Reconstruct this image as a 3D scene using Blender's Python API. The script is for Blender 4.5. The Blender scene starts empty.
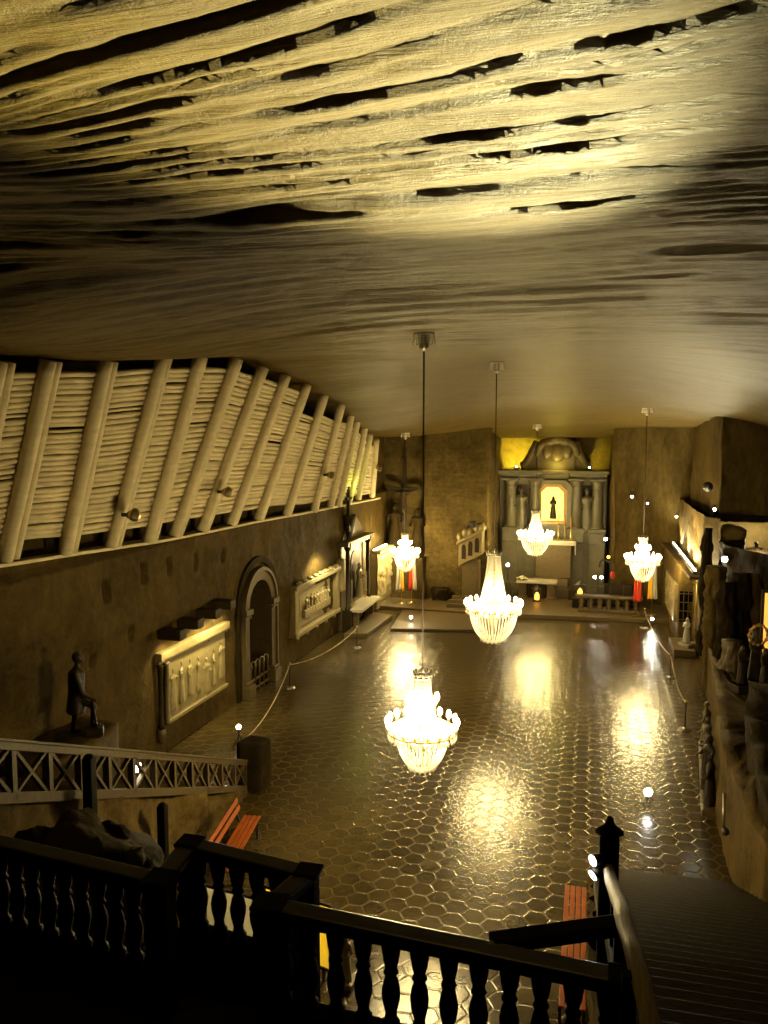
import bpy, math, random
import numpy as np
from mathutils import Vector, Matrix, noise
random.seed(7)
PI = math.pi
SC = bpy.context.scene
COL = SC.collection

# ------------------------------------------------------------------ camera
F = 810.0
CAM = Vector((0, 0, 9.5))
TH = math.atan((512 - 435) / F)
PS = math.atan((590 - 384) / F * math.cos(TH))
RV = Vector((math.cos(PS), math.sin(PS), 0))
UV = Vector((-math.sin(PS) * math.sin(TH), math.cos(PS) * math.sin(TH), math.cos(TH)))
WV = Vector((-math.sin(PS) * math.cos(TH), math.cos(PS) * math.cos(TH), -math.sin(TH)))

def ray(px, py): return WV + RV * ((px - 384) / F) + UV * ((512 - py) / F)
def at(ax, px, py, v):
    d = ray(px, py); t = (v - CAM[ax]) / d[ax]; return CAM + d * t
LP0 = Vector((-12.1, 22, 0)); LN = Vector((1, -.03, 0)).normalized(); LT = Vector((.03, 1, 0)).normalized()
def onL(px, py, off=0.0):
    d = ray(px, py); t = (LP0 + LN * off - CAM).dot(LN) / d.dot(LN); return CAM + d * t
def Lpt(y, z, off=0.0):
    x = LP0.x + .03 * (y - 22); return Vector((x, y, z)) + LN * off

cam = bpy.data.cameras.new('camera'); camo = bpy.data.objects.new('camera', cam); COL.objects.link(camo)
cam.sensor_fit = 'HORIZONTAL'; cam.sensor_width = 36; cam.lens = F / 768 * 36; cam.clip_start = .05; cam.clip_end = 300
M = Matrix((RV, UV, -WV)).transposed().to_4x4(); M.translation = CAM
camo.matrix_world = M
SC.camera = camo

# ------------------------------------------------------------------ mesh builder
class MB:
    def __init__(s): s.v = []; s.f = []; s.s = []
    def add(s, vs, fs, smooth=False):
        o = len(s.v); s.v += [tuple(v) for v in vs]
        s.f += [tuple(i + o for i in f) for f in fs]; s.s += [smooth] * len(fs)
    def merge(s, b, m=None):
        s_v = [Vector(v) for v in b.v]
        if m is not None: s_v = [m @ v for v in s_v]
        o = len(s.v); s.v += [tuple(v) for v in s_v]; s.f += [tuple(i + o for i in f) for f in b.f]; s.s += b.s
        return s
    def box(s, c, d, rz=0, m=None):
        hx, hy, hz = d[0] / 2, d[1] / 2, d[2] / 2
        R = Matrix.Rotation(rz, 3, 'Z') if m is None else m
        vs = [Vector(c) + R @ Vector((x * hx, y * hy, z * hz)) for x in (-1, 1) for y in (-1, 1) for z in (-1, 1)]
        s.add(vs, [(0, 1, 3, 2), (4, 6, 7, 5), (0, 4, 5, 1), (2, 3, 7, 6), (0, 2, 6, 4), (1, 5, 7, 3)]); return s
    def bar(s, a, b, w, h, up=(0, 0, 1)):
        a, b = Vector(a), Vector(b); d = (b - a); L = d.length; d.normalize()
        u = Vector(up); x = d.cross(u)
        if x.length < 1e-4: x = d.cross(Vector((0, 1, 0)))
        x.normalize(); z = x.cross(d)
        m = Matrix((x, d, z)).transposed()
        return s.box((a + b) / 2, (w, L, h), m=m)
    def tube(s, pts, r, n=8, caps=True, smooth=True):
        pts = [Vector(p) for p in pts]; k = len(pts)
        rs = r if isinstance(r, (list, tuple)) else [r] * k
        vs = []; prev = None
        for i, p in enumerate(pts):
            t = (pts[min(i + 1, k - 1)] - pts[max(i - 1, 0)])
            t = t.normalized() if t.length > 1e-9 else Vector((0, 0, 1))
            if prev is None:
                x = t.cross(Vector((0, 0, 1)))
                if x.length < 1e-3: x = t.cross(Vector((0, 1, 0)))
            else:
                x = prev - t * prev.dot(t)
            x.normalize(); prev = x; y = t.cross(x)
            for j in range(n):
                a = 2 * PI * j / n
                vs.append(p + (x * math.cos(a) + y * math.sin(a)) * rs[i])
        fs = []
        for i in range(k - 1):
            for j in range(n):
                fs.append((i * n + j, i * n + (j + 1) % n, (i + 1) * n + (j + 1) % n, (i + 1) * n + j))
        if caps: fs.append(tuple(range(n - 1, -1, -1))); fs.append(tuple((k - 1) * n + j for j in range(n)))
        s.add(vs, fs, smooth); return s
    def lathe(s, prof, n=16, c=(0, 0, 0), smooth=True, mod=None, sx=1, sy=1):
        c = Vector(c); vs = []
        for (r, z) in prof:
            for j in range(n):
                a = 2 * PI * j / n
                q = r * (mod(a, z) if mod else 1)
                vs.append(c + Vector((q * math.cos(a) * sx, q * math.sin(a) * sy, z)))
        k = len(prof); fs = []
        for i in range(k - 1):
            for j in range(n):
                fs.append((i * n + j, i * n + (j + 1) % n, (i + 1) * n + (j + 1) % n, (i + 1) * n + j))
        fs.append(tuple(range(n - 1, -1, -1))); fs.append(tuple((k - 1) * n + j for j in range(n)))
        s.add(vs, fs, smooth); return s
    def ball(s, c, r, n=10, k=7):
        rx, ry, rz = r if isinstance(r, (tuple, list)) else (r, r, r)
        prof = [(max(1e-3, math.sin(PI * i / k)), -math.cos(PI * i / k)) for i in range(k + 1)]
        t = MB().lathe(prof, n); c = Vector(c)
        t.v = [(c.x + v[0] * rx, c.y + v[1] * ry, c.z + v[2] * rz) for v in t.v]
        return s.merge(t)
    def octa(s, c, r, h):
        c = Vector(c)
        vs = [c + Vector(p) for p in ((r, 0, 0), (0, r, 0), (-r, 0, 0), (0, -r, 0), (0, 0, h), (0, 0, -h))]
        s.add(vs, [(0, 1, 4), (1, 2, 4), (2, 3, 4), (3, 0, 4), (1, 0, 5), (2, 1, 5), (3, 2, 5), (0, 3, 5)]); return s
    def prism(s, poly, fn, d0, d1):
        """poly: list of (u, v); fn(u, v, d) -> point; extruded from d0 to d1"""
        n = len(poly)
        vs = [fn(u, v, d0) for u, v in poly] + [fn(u, v, d1) for u, v in poly]
        fs = [tuple(range(n - 1, -1, -1)), tuple(range(n, 2 * n))]
        fs += [(i, (i + 1) % n, n + (i + 1) % n, n + i) for i in range(n)]
        s.add(vs, fs); return s
    def mesh(s, name, mat):
        me = bpy.data.meshes.new(name); me.from_pydata(s.v, [], s.f)
        me.polygons.foreach_set('use_smooth', s.s); me.materials.append(mat); me.validate(); me.update()
        import bmesh
        bm = bmesh.new(); bm.from_mesh(me); bmesh.ops.recalc_face_normals(bm, faces=bm.faces); bm.to_mesh(me); bm.free()
        return me
    def build(s, name, mat, parent=None, bevel=0, loc=None):
        o = bpy.data.objects.new(name, s.mesh(name, mat)); COL.objects.link(o)
        if parent is not None: o.parent = parent
        if loc is not None: o.location = loc
        if bevel:
            b = o.modifiers.new('bevel', 'BEVEL'); b.width = bevel; b.segments = 2; b.limit_method = 'ANGLE'
        return o

def tag(o, label=None, cat=None, group=None, kind=None):
    if label: o['label'] = label
    if cat: o['category'] = cat
    if group: o['group'] = group
    if kind: o['kind'] = kind
    return o
def empty(name, loc, rz=0, label=None, cat=None, group=None, kind=None):
    o = bpy.data.objects.new(name, None); COL.objects.link(o); o.location = loc; o.rotation_euler = (0, 0, rz)
    o.empty_display_size = .1
    return tag(o, label, cat, group, kind)
def copy_tree(o, parent=None):
    c = o.copy(); COL.objects.link(c)
    if parent is not None: c.parent = parent
    for ch in list(o.children): copy_tree(ch, c)
    return c
def fuse(o, voxel, smooth=2):
    """weld the overlapping volumes of o into one continuous skin"""
    r = o.modifiers.new('r', 'REMESH'); r.mode = 'VOXEL'; r.voxel_size = voxel; r.use_smooth_shade = True
    if smooth:
        m = o.modifiers.new('s', 'SMOOTH'); m.iterations = smooth; m.factor = .5
    bpy.context.view_layer.update()
    dg = bpy.context.evaluated_depsgraph_get()
    me = bpy.data.meshes.new_from_object(o.evaluated_get(dg))
    old = o.data; o.modifiers.clear(); o.data = me; me.name = o.name
    bpy.data.meshes.remove(old)
    return o

# ------------------------------------------------------------------ materials
def newmat(name):
    m = bpy.data.materials.new(name); m.use_nodes = True
    nt = m.node_tree; b = nt.nodes['Principled BSDF']
    return m, nt, b
def nd(nt, t, **kw):
    n = nt.nodes.new(t)
    for k, v in kw.items():
        if k in n.inputs: n.inputs[k].default_value = v
        else: setattr(n, k, v)
    return n
def mat(name, col, rough=.6, spec=.4, var=.25, scale=4.0, bump=.15, bdist=.02, metal=0, stretch=(1, 1, 1), detail=6):
    m, nt, b = newmat(name); L = nt.links
    tc = nd(nt, 'ShaderNodeTexCoord'); mp = nd(nt, 'ShaderNodeMapping'); mp.inputs['Scale'].default_value = stretch
    L.new(tc.outputs['Object'], mp.inputs['Vector'])
    n = nd(nt, 'ShaderNodeTexNoise', Scale=scale, Detail=detail, Roughness=.6); L.new(mp.outputs[0], n.inputs['Vector'])
    r = nd(nt, 'ShaderNodeValToRGB')
    lo = tuple(c * (1 - var) for c in col) + (1,); hi = tuple(min(1, c * (1 + var)) for c in col) + (1,)
    r.color_ramp.elements[0].position = .3; r.color_ramp.elements[1].position = .7
    r.color_ramp.elements[0].color = lo; r.color_ramp.elements[1].color = hi
    L.new(n.outputs['Fac'], r.inputs['Fac']); L.new(r.outputs['Color'], b.inputs['Base Color'])
    b.inputs['Roughness'].default_value = rough; b.inputs['Specular IOR Level'].default_value = spec; b.inputs['Metallic'].default_value = metal
    if bump:
        bp = nd(nt, 'ShaderNodeBump', Strength=bump, Distance=bdist)
        n2 = nd(nt, 'ShaderNodeTexNoise', Scale=scale * 3, Detail=5); L.new(mp.outputs[0], n2.inputs['Vector'])
        L.new(n2.outputs['Fac'], bp.inputs['Height']); L.new(bp.outputs[0], b.inputs['Normal'])
    return m
def emat(name, col, strength):
    m, nt, b = newmat(name)
    b.inputs['Base Color'].default_value = (*col, 1); b.inputs['Emission Color'].default_value = (*col, 1); b.inputs['Emission Strength'].default_value = strength
    return m

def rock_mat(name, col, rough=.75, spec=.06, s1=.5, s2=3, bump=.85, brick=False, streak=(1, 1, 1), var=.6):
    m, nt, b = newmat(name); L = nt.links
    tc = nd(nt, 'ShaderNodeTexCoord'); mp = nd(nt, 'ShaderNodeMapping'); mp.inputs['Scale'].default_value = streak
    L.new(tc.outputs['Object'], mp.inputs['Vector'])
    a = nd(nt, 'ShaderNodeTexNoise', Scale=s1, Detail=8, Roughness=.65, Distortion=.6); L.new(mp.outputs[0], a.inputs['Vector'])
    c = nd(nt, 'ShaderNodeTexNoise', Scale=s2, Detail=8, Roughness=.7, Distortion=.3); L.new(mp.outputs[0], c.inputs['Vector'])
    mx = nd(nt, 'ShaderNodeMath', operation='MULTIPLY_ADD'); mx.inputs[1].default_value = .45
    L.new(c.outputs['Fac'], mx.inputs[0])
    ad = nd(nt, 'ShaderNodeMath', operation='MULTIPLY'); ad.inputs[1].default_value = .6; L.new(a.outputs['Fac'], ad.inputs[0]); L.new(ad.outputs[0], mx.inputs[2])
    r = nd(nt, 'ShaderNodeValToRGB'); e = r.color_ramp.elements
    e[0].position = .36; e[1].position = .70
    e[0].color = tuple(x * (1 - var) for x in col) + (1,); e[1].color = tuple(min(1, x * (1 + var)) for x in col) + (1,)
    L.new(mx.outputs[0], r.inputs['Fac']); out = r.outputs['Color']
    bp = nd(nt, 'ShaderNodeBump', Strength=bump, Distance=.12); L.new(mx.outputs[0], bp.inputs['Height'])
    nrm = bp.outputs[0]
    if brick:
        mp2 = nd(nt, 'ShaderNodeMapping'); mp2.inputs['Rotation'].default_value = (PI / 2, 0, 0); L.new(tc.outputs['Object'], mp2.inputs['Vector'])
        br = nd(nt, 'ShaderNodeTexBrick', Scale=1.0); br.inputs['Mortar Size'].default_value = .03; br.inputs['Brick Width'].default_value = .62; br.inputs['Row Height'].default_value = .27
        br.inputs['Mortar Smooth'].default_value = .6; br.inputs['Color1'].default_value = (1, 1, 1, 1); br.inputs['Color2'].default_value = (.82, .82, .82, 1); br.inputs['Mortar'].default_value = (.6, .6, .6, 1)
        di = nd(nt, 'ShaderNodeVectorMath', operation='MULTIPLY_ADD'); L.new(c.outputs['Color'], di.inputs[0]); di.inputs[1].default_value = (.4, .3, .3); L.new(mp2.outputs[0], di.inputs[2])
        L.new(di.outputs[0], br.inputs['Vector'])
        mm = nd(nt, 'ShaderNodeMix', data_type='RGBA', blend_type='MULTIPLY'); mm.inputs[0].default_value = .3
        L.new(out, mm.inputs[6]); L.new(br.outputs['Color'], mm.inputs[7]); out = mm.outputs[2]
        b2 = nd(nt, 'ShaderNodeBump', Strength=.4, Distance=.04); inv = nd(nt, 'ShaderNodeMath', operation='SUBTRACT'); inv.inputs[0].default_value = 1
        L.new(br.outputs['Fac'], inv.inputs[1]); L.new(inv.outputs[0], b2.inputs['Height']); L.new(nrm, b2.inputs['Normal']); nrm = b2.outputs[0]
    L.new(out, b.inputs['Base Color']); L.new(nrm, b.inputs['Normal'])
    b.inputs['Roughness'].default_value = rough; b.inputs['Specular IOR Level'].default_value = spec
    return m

def floor_mat():
    m, nt, b = newmat('salt_hex_tiles'); L = nt.links
    tc = nd(nt, 'ShaderNodeTexCoord'); mp = nd(nt, 'ShaderNodeMapping')
    s = 1 / .46
    mp.inputs['Scale'].default_value = (s, s, 0); mp.inputs['Rotation'].default_value = (0, 0, PI / 2); mp.inputs['Location'].default_value = (200, 200, 0)
    L.new(tc.outputs['Object'], mp.inputs['Vector'])
    wob = nd(nt, 'ShaderNodeTexNoise', Scale=2.2, Detail=2); L.new(tc.outputs['Object'], wob.inputs['Vector'])
    wa = nd(nt, 'ShaderNodeVectorMath', operation='MULTIPLY_ADD'); L.new(wob.outputs['Color'], wa.inputs[0]); wa.inputs[1].default_value = (.16, .16, 0); L.new(mp.outputs[0], wa.inputs[2])
    p = wa.outputs[0]; R3 = math.sqrt(3)
    def vm(op, a, bb=None):
        n = nd(nt, 'ShaderNodeVectorMath', operation=op)
        for i, q in enumerate((a, bb)):
            if q is None: continue
            if isinstance(q, tuple): n.inputs[i].default_value = q
            else: L.new(q, n.inputs[i])
        return n
    def mt(op, a, bb=None, cc=None):
        n = nd(nt, 'ShaderNodeMath', operation=op)
        for i, q in enumerate((a, bb, cc)):
            if q is None: continue
            if isinstance(q, (int, float)): n.inputs[i].default_value = q
            else: L.new(q, n.inputs[i])
        return n.outputs[0]
    r = (1, R3, 1); h = (.5, R3 / 2, 0)
    A = vm('SUBTRACT', vm('MODULO', p, r).outputs[0], h).outputs[0]
    B = vm('SUBTRACT', vm('MODULO', vm('SUBTRACT', p, h).outputs[0], r).outputs[0], h).outputs[0]
    # flatten z
    A = vm('MULTIPLY', A, (1, 1, 0)).outputs[0]; B = vm('MULTIPLY', B, (1, 1, 0)).outputs[0]
    la = vm('DOT_PRODUCT', A, A).outputs['Value']; lb = vm('DOT_PRODUCT', B, B).outputs['Value']
    sel = mt('LESS_THAN', la, lb)
    mixv = nd(nt, 'ShaderNodeMix', data_type='VECTOR'); L.new(sel, mixv.inputs[0]); L.new(B, mixv.inputs[4]); L.new(A, mixv.inputs[5])
    gv = mixv.outputs[1]
    ab = vm('ABSOLUTE', gv).outputs[0]
    sx = nd(nt, 'ShaderNodeSeparateXYZ'); L.new(ab, sx.inputs[0])
    c = mt('MAXIMUM', vm('DOT_PRODUCT', ab, (.5, R3 / 2, 0)).outputs['Value'], sx.outputs[0])
    edge = mt('SUBTRACT', .5, c)
    mr = nd(nt, 'ShaderNodeMapRange', interpolation_type='SMOOTHSTEP'); L.new(edge, mr.inputs[0]); mr.inputs[1].default_value = .0; mr.inputs[2].default_value = .075
    idv = vm('SUBTRACT', p, gv).outputs[0]
    idr = vm('SNAP', vm('ADD', vm('MULTIPLY', idv, (1, 1, 0)).outputs[0], (.05, .05, 0)).outputs[0], (.25, .2, 1)).outputs[0]
    wn = nd(nt, 'ShaderNodeTexWhiteNoise', noise_dimensions='3D'); L.new(idr, wn.inputs['Vector'])
    tv = vm('SUBTRACT', wn.outputs['Color'], (.5, .5, .5)).outputs[0]
    tilt = vm('DOT_PRODUCT', gv, vm('MULTIPLY', tv, (1, 1, 0)).outputs[0]).outputs['Value']
    fine = nd(nt, 'ShaderNodeTexNoise', Scale=5, Detail=5, Roughness=.6); L.new(tc.outputs['Object'], fine.inputs['Vector'])
    hgt = mt('ADD', mt('MULTIPLY_ADD', tilt, .06, mt('MULTIPLY', mr.outputs[0], .07)), mt('MULTIPLY', fine.outputs['Fac'], .10))
    bp = nd(nt, 'ShaderNodeBump', Strength=.55, Distance=.12); L.new(hgt, bp.inputs['Height']); L.new(bp.outputs[0], b.inputs['Normal'])
    big = nd(nt, 'ShaderNodeTexNoise', Scale=.35, Detail=6, Roughness=.65); L.new(tc.outputs['Object'], big.inputs['Vector'])
    rp = nd(nt, 'ShaderNodeValToRGB'); e = rp.color_ramp.elements; e[0].position = .3; e[1].position = .75
    e[0].color = (.030, .019, .005, 1); e[1].color = (.080, .054, .016, 1); L.new(big.outputs['Fac'], rp.inputs['Fac'])
    var = mt('MULTIPLY_ADD', wn.outputs['Value'], .3, .85)
    m1 = vm('SCALE', rp.outputs['Color']); L.new(var, m1.inputs['Scale'])
    # pale salt dust lies in the joints
    jm = nd(nt, 'ShaderNodeMix', data_type='RGBA'); L.new(mr.outputs[0], jm.inputs[0]); jm.inputs[6].default_value = (.085, .060, .020, 1); L.new(m1.outputs[0], jm.inputs[7])
    L.new(jm.outputs[2], b.inputs['Base Color'])
    rr = nd(nt, 'ShaderNodeMapRange'); L.new(big.outputs['Fac'], rr.inputs[0]); rr.inputs[3].default_value = .19; rr.inputs[4].default_value = .30; L.new(rr.outputs[0], b.inputs['Roughness'])
    b.inputs['Specular IOR Level'].default_value = .5
    return m

def ceil_mat():
    m, nt, b = newmat('banded_salt_ceiling'); L = nt.links
    tc = nd(nt, 'ShaderNodeTexCoord')
    mp = nd(nt, 'ShaderNodeMapping'); mp.inputs['Scale'].default_value = (.22, 3.0, 3.0); mp.inputs['Rotation'].default_value = (0, 0, .10)
    L.new(tc.outputs['Object'], mp.inputs['Vector'])
    a = nd(nt, 'ShaderNodeTexNoise', Scale=1.3, Detail=9, Roughness=.7, Distortion=.8); L.new(mp.outputs[0], a.inputs['Vector'])
    rg = nd(nt, 'ShaderNodeTexNoise', noise_type='RIDGED_MULTIFRACTAL', Scale=2.6, Detail=5, Roughness=.55); L.new(mp.outputs[0], rg.inputs['Vector'])
    f = nd(nt, 'ShaderNodeTexNoise', Scale=11, Detail=6, Roughness=.75); L.new(tc.outputs['Object'], f.inputs['Vector'])
    r = nd(nt, 'ShaderNodeValToRGB'); e = r.color_ramp.elements; e[0].position = .3; e[1].position = .72
    e[0].color = (.055, .036, .006, 1); e[1].color = (.130, .090, .017, 1); L.new(a.outputs['Fac'], r.inputs['Fac']); L.new(r.outputs['Color'], b.inputs['Base Color'])
    def mad(x, k, y):
        n = nd(nt, 'ShaderNodeMath', operation='MULTIPLY_ADD'); L.new(x, n.inputs[0]); n.inputs[1].default_value = k
        if y is not None: L.new(y, n.inputs[2])
        else: n.inputs[2].default_value = 0
        return n.outputs[0]
    h = mad(f.outputs['Fac'], .38, mad(a.outputs['Fac'], 1.15, mad(rg.outputs['Fac'], -.10, None)))
    bp = nd(nt, 'ShaderNodeBump', Strength=.75, Distance=.09); L.new(h, bp.inputs['Height']); L.new(bp.outputs[0], b.inputs['Normal'])
    b.inputs['Roughness'].default_value = .45; b.inputs['Specular IOR Level'].default_value = .22
    return m

LC = (1.0, .76, .32)
M_floor = floor_mat(); M_ceil = ceil_mat()
M_rockL = rock_mat('brown_rock', (.056, .037, .010), streak=(1, 1, 1), s1=.45, s2=4)
M_rockB = rock_mat('hewn_block_rock', (.085, .060, .019), brick=True, s1=.6, s2=4)
M_rockR = rock_mat('upright_banded_rock', (.070, .048, .014), streak=(2.2, 2.2, .8), s1=.4, s2=3.0)
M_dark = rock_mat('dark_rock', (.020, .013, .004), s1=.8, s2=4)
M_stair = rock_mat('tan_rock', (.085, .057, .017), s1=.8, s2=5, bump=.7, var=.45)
M_salt = mat('pale_carved_salt', (.20, .155, .065), rough=.45, spec=.5, var=.15, scale=6, bump=.2)
M_saltd = mat('brown_carved_salt', (.078, .053, .017), rough=.5, spec=.5, var=.2, scale=6, bump=.25)
M_portal = mat('grey_green_salt', (.085, .074, .040), rough=.5, spec=.5, var=.2, scale=3, bump=.25)
M_fig = mat('dark_salt_figure', (.022, .014, .005), rough=.5, spec=.2, var=.25, scale=9, bump=.3)
M_white = mat('whitewashed_timber', (.60, .52, .34), rough=.75, spec=.2, var=.12, scale=2.5, bump=.35, bdist=.02, stretch=(1, 1, 3))
M_blk = mat('black_stained_wood', (.004, .0028, .002), rough=.6, spec=.05, var=.3, scale=8, bump=.1, stretch=(1, 1, 4))
M_blkr = mat('black_varnished_wood', (.006, .004, .003), rough=.3, spec=.5, var=.3, scale=8, bump=.05, stretch=(1, 1, 4))
M_rail = mat('grey_brown_wood', (.068, .047, .019), rough=.55, spec=.2, var=.3, scale=6, bump=.25, stretch=(1, 4, 1))
M_hand = mat('worn_handrail_wood', (.17, .125, .06), rough=.5, spec=.4, var=.35, scale=9, bump=.4, stretch=(6, .6, 6))
M_step = mat('dark_stair_wood', (.022, .014, .005), rough=.45, spec=.2, var=.4, scale=5, bump=.2, stretch=(1, 5, 1))
M_red = mat('orange_red_slats', (.30, .068, .006), rough=.45, spec=.2, var=.15, scale=5, bump=.06)
M_metal = mat('dull_steel', (.45, .42, .36), rough=.3, metal=1, var=.1, bump=0)
M_iron = mat('black_iron', (.02, .018, .015), rough=.45, spec=.5, var=.2, bump=0)
M_brass = mat('brass', (.55, .38, .12), rough=.3, metal=1, var=.1, bump=0)
M_cord = mat('dark_cable', (.03, .015, .012), rough=.6, var=.1, bump=0)
M_rope = mat('tan_rope', (.42, .34, .2), rough=.8, var=.2, scale=20, bump=0)
M_linen = mat('white_linen', (.40, .36, .28), rough=.8, var=.05, bump=.1)
M_cw = mat('white_cloth', (.42, .39, .32), rough=.8, var=.06, bump=.1)
M_cr = mat('red_cloth', (.55, .04, .015), rough=.8, var=.1, bump=.1)
M_cy = mat('yellow_cloth', (.75, .42, .02), rough=.8, var=.1, bump=.1)
M_void = mat('painted_hollow_shade', (.006, .005, .004), rough=.9, spec=.02, var=.1, bump=0)  # near-black colour stands in for the shade inside hollows
M_yel = mat('yellow_board', (.30, .19, .015), rough=.6, var=.05, bump=0)
M_gry = mat('grey_board', (.16, .155, .135), rough=.6, var=.06, bump=0)
def transl(m, col):
    nt = m.node_tree; t = nd(nt, 'ShaderNodeBsdfTranslucent'); t.inputs['Color'].default_value = (*col, 1); x = nd(nt, 'ShaderNodeMixShader'); x.inputs[0].default_value = .75
    o = nt.nodes['Material Output']; nt.links.new(nt.nodes['Principled BSDF'].outputs[0], x.inputs[1]); nt.links.new(t.outputs[0], x.inputs[2]); nt.links.new(x.outputs[0], o.inputs['Surface'])
transl(M_yel, (.8, .60, .05)); transl(M_gry, (.4, .38, .3))
M_leaf = mat('green_leaves', (.05, .09, .02), rough=.6, var=.3, scale=20, bump=0)
M_pet = mat('cream_petals', (.75, .7, .4), rough=.7, var=.1, bump=0)
M_gold = mat('gilded_wood', (.36, .20, .045), rough=.4, spec=.5, var=.2, bump=.1)
M_bulb = emat('warm_bulb', LC, 400)
M_lamp = emat('white_lamp', (1, .93, .78), 60)
M_candle = emat('orange_candle_glow', (1, .42, .04), 6)
M_backlit = emat('backlit_yellow_panel', (1, .80, .12), 2.0)
M_strip = emat('strip_light', (1, .88, .5), 14)
M_glow = emat('orange_painted_glow', (1, .45, .07), 1.3)  # self-glow in place of warm light falling on a plank
def crystal():
    m, nt, b = newmat('cut_crystal'); L = nt.links
    b.inputs['Base Color'].default_value = (.95, .93, .88, 1); b.inputs['Roughness'].default_value = .12; b.inputs['Specular IOR Level'].default_value = .8
    t = nd(nt, 'ShaderNodeBsdfTranslucent'); t.inputs['Color'].default_value = (.95, .93, .86, 1)
    x = nd(nt, 'ShaderNodeMixShader'); x.inputs[0].default_value = .5
    L.new(b.outputs[0], x.inputs[1]); L.new(t.outputs[0], x.inputs[2]); L.new(x.outputs[0], nt.nodes['Material Output'].inputs['Surface'])
    return m
M_cry = crystal()

# ------------------------------------------------------------------ noise helpers
def fbm(p, o=4, lac=2.1, g=.5):
    a = 1; s = 0; p = Vector(p)
    for _ in range(o):
        s += a * noise.noise(p); p = p * lac; a *= g
    return s
def lerp_table(t, x):
    if x <= t[0][0]: return t[0][1]
    for (a, va), (b, vb) in zip(t, t[1:]):
        if x <= b:
            k = (x - a) / (b - a); k = k * k * (3 - 2 * k); return va + (vb - va) * k
    return t[-1][1]
def grid_mesh(nu, nv, fn):
    mb = MB(); vs = [fn(i, j) for j in range(nv) for i in range(nu)]
    fs = [(j * nu + i, j * nu + i + 1, (j + 1) * nu + i + 1, (j + 1) * nu + i) for j in range(nv - 1) for i in range(nu - 1)]
    mb.add(vs, fs, True); return mb
def rock_sheet(name, path, z0, z1, res, amp, freq, m, carve=None, kind='structure', parent=None, closed=False, seed=0, vert=False):
    """a rough rock face that follows a plan path, from z0 up to z1 (number or function of x, y)"""
    path = [Vector((p[0], p[1], 0)) for p in path]
    segs = []; tot = 0
    for a, b in zip(path, path[1:]):
        segs.append((tot, a, b)); tot += (b - a).length
    nu = max(2, int(tot / res)); zmax = 12.0; 
    def pt(u):
        for t0, a, b in reversed(segs):
            if u >= t0 - 1e-6: break
        d = (b - a); L = d.length; d = d / L
        return a + d * min(u - t0, L), Vector((d.y, -d.x, 0)), d
    top = z1 if callable(z1) else (lambda x, y: z1)
    nv = max(2, int((top(path[0].x, path[0].y) - z0) / res))
    def fn(i, j):
        u = tot * i / (nu - 1); p, n, d = pt(u)
        zt = top(p.x, p.y); z = z0 + (zt - z0) * j / (nv - 1)
        q = Vector((p.x + seed, p.y, z * (.35 if vert else 1)))
        off = amp * fbm(q * freq, 5)
        if carve:
            k = carve(u, z, p)
            if k is not None: off = k if abs(k) > .3 else off + k
        p = p + n * off
        return (p.x, p.y, z)
    o = grid_mesh(nu, nv, fn).build(name, m, parent)
    if kind: o['kind'] = kind
    return o
def rock_block(name, poly, z0, ztop, m, res=.18, amp=.12, freq=.8, parent=None, kind=None, seed=0):
    """a closed lump of rock with a plan outline (counter-clockwise) and a rough top"""
    sides = poly + [poly[0]]
    P = [Vector((a[0], a[1], 0)) for a in sides]; ring = []
    for a, b in zip(P, P[1:]):
        k = max(1, int((b - a).length / res))
        ring += [a.lerp(b, t / k) for t in range(k)]
    n = len(ring); cen = sum(ring, Vector()) / n
    top = ztop if callable(ztop) else (lambda x, y: ztop)
    zt = max(top(p.x, p.y) for p in ring); nv = max(2, int((zt - z0) / res)); vs = []
    def dis(p, z):
        q = Vector((p.x + seed, p.y, z)); d = (p - cen); d.z = 0; d.normalize()
        p2 = p + d * (amp * fbm(q * freq, 5)); return p2
    for j in range(nv + 1):
        for p in ring:
            z = z0 + (top(p.x, p.y) - z0) * j / nv; q = dis(p, z); vs.append((q.x, q.y, z))
    fs = [(j * n + i, j * n + (i + 1) % n, (j + 1) * n + (i + 1) % n, (j + 1) * n + i) for j in range(nv) for i in range(n)]
    K = 6; base = nv * n
    for k in range(1, K):
        for p in ring:
            q = p.lerp(cen, k / K); z = top(q.x, q.y) + amp * .6 * fbm(Vector((q.x + seed, q.y, 3)) * freq * 1.3, 4); vs.append((q.x, q.y, z))
        o0 = base + (k - 1) * n; o1 = base + k * n
        fs += [(o0 + i, o0 + (i + 1) % n, o1 + (i + 1) % n, o1 + i) for i in range(n)]
    vs.append((cen.x, cen.y, top(cen.x, cen.y))); o1 = base + (K - 1) * n
    fs += [(o1 + i, o1 + (i + 1) % n, len(vs) - 1) for i in range(n)]
    mb = MB(); mb.add(vs, fs, True); o = mb.build(name, m, parent)
    if kind: o['kind'] = kind
    return o

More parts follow.
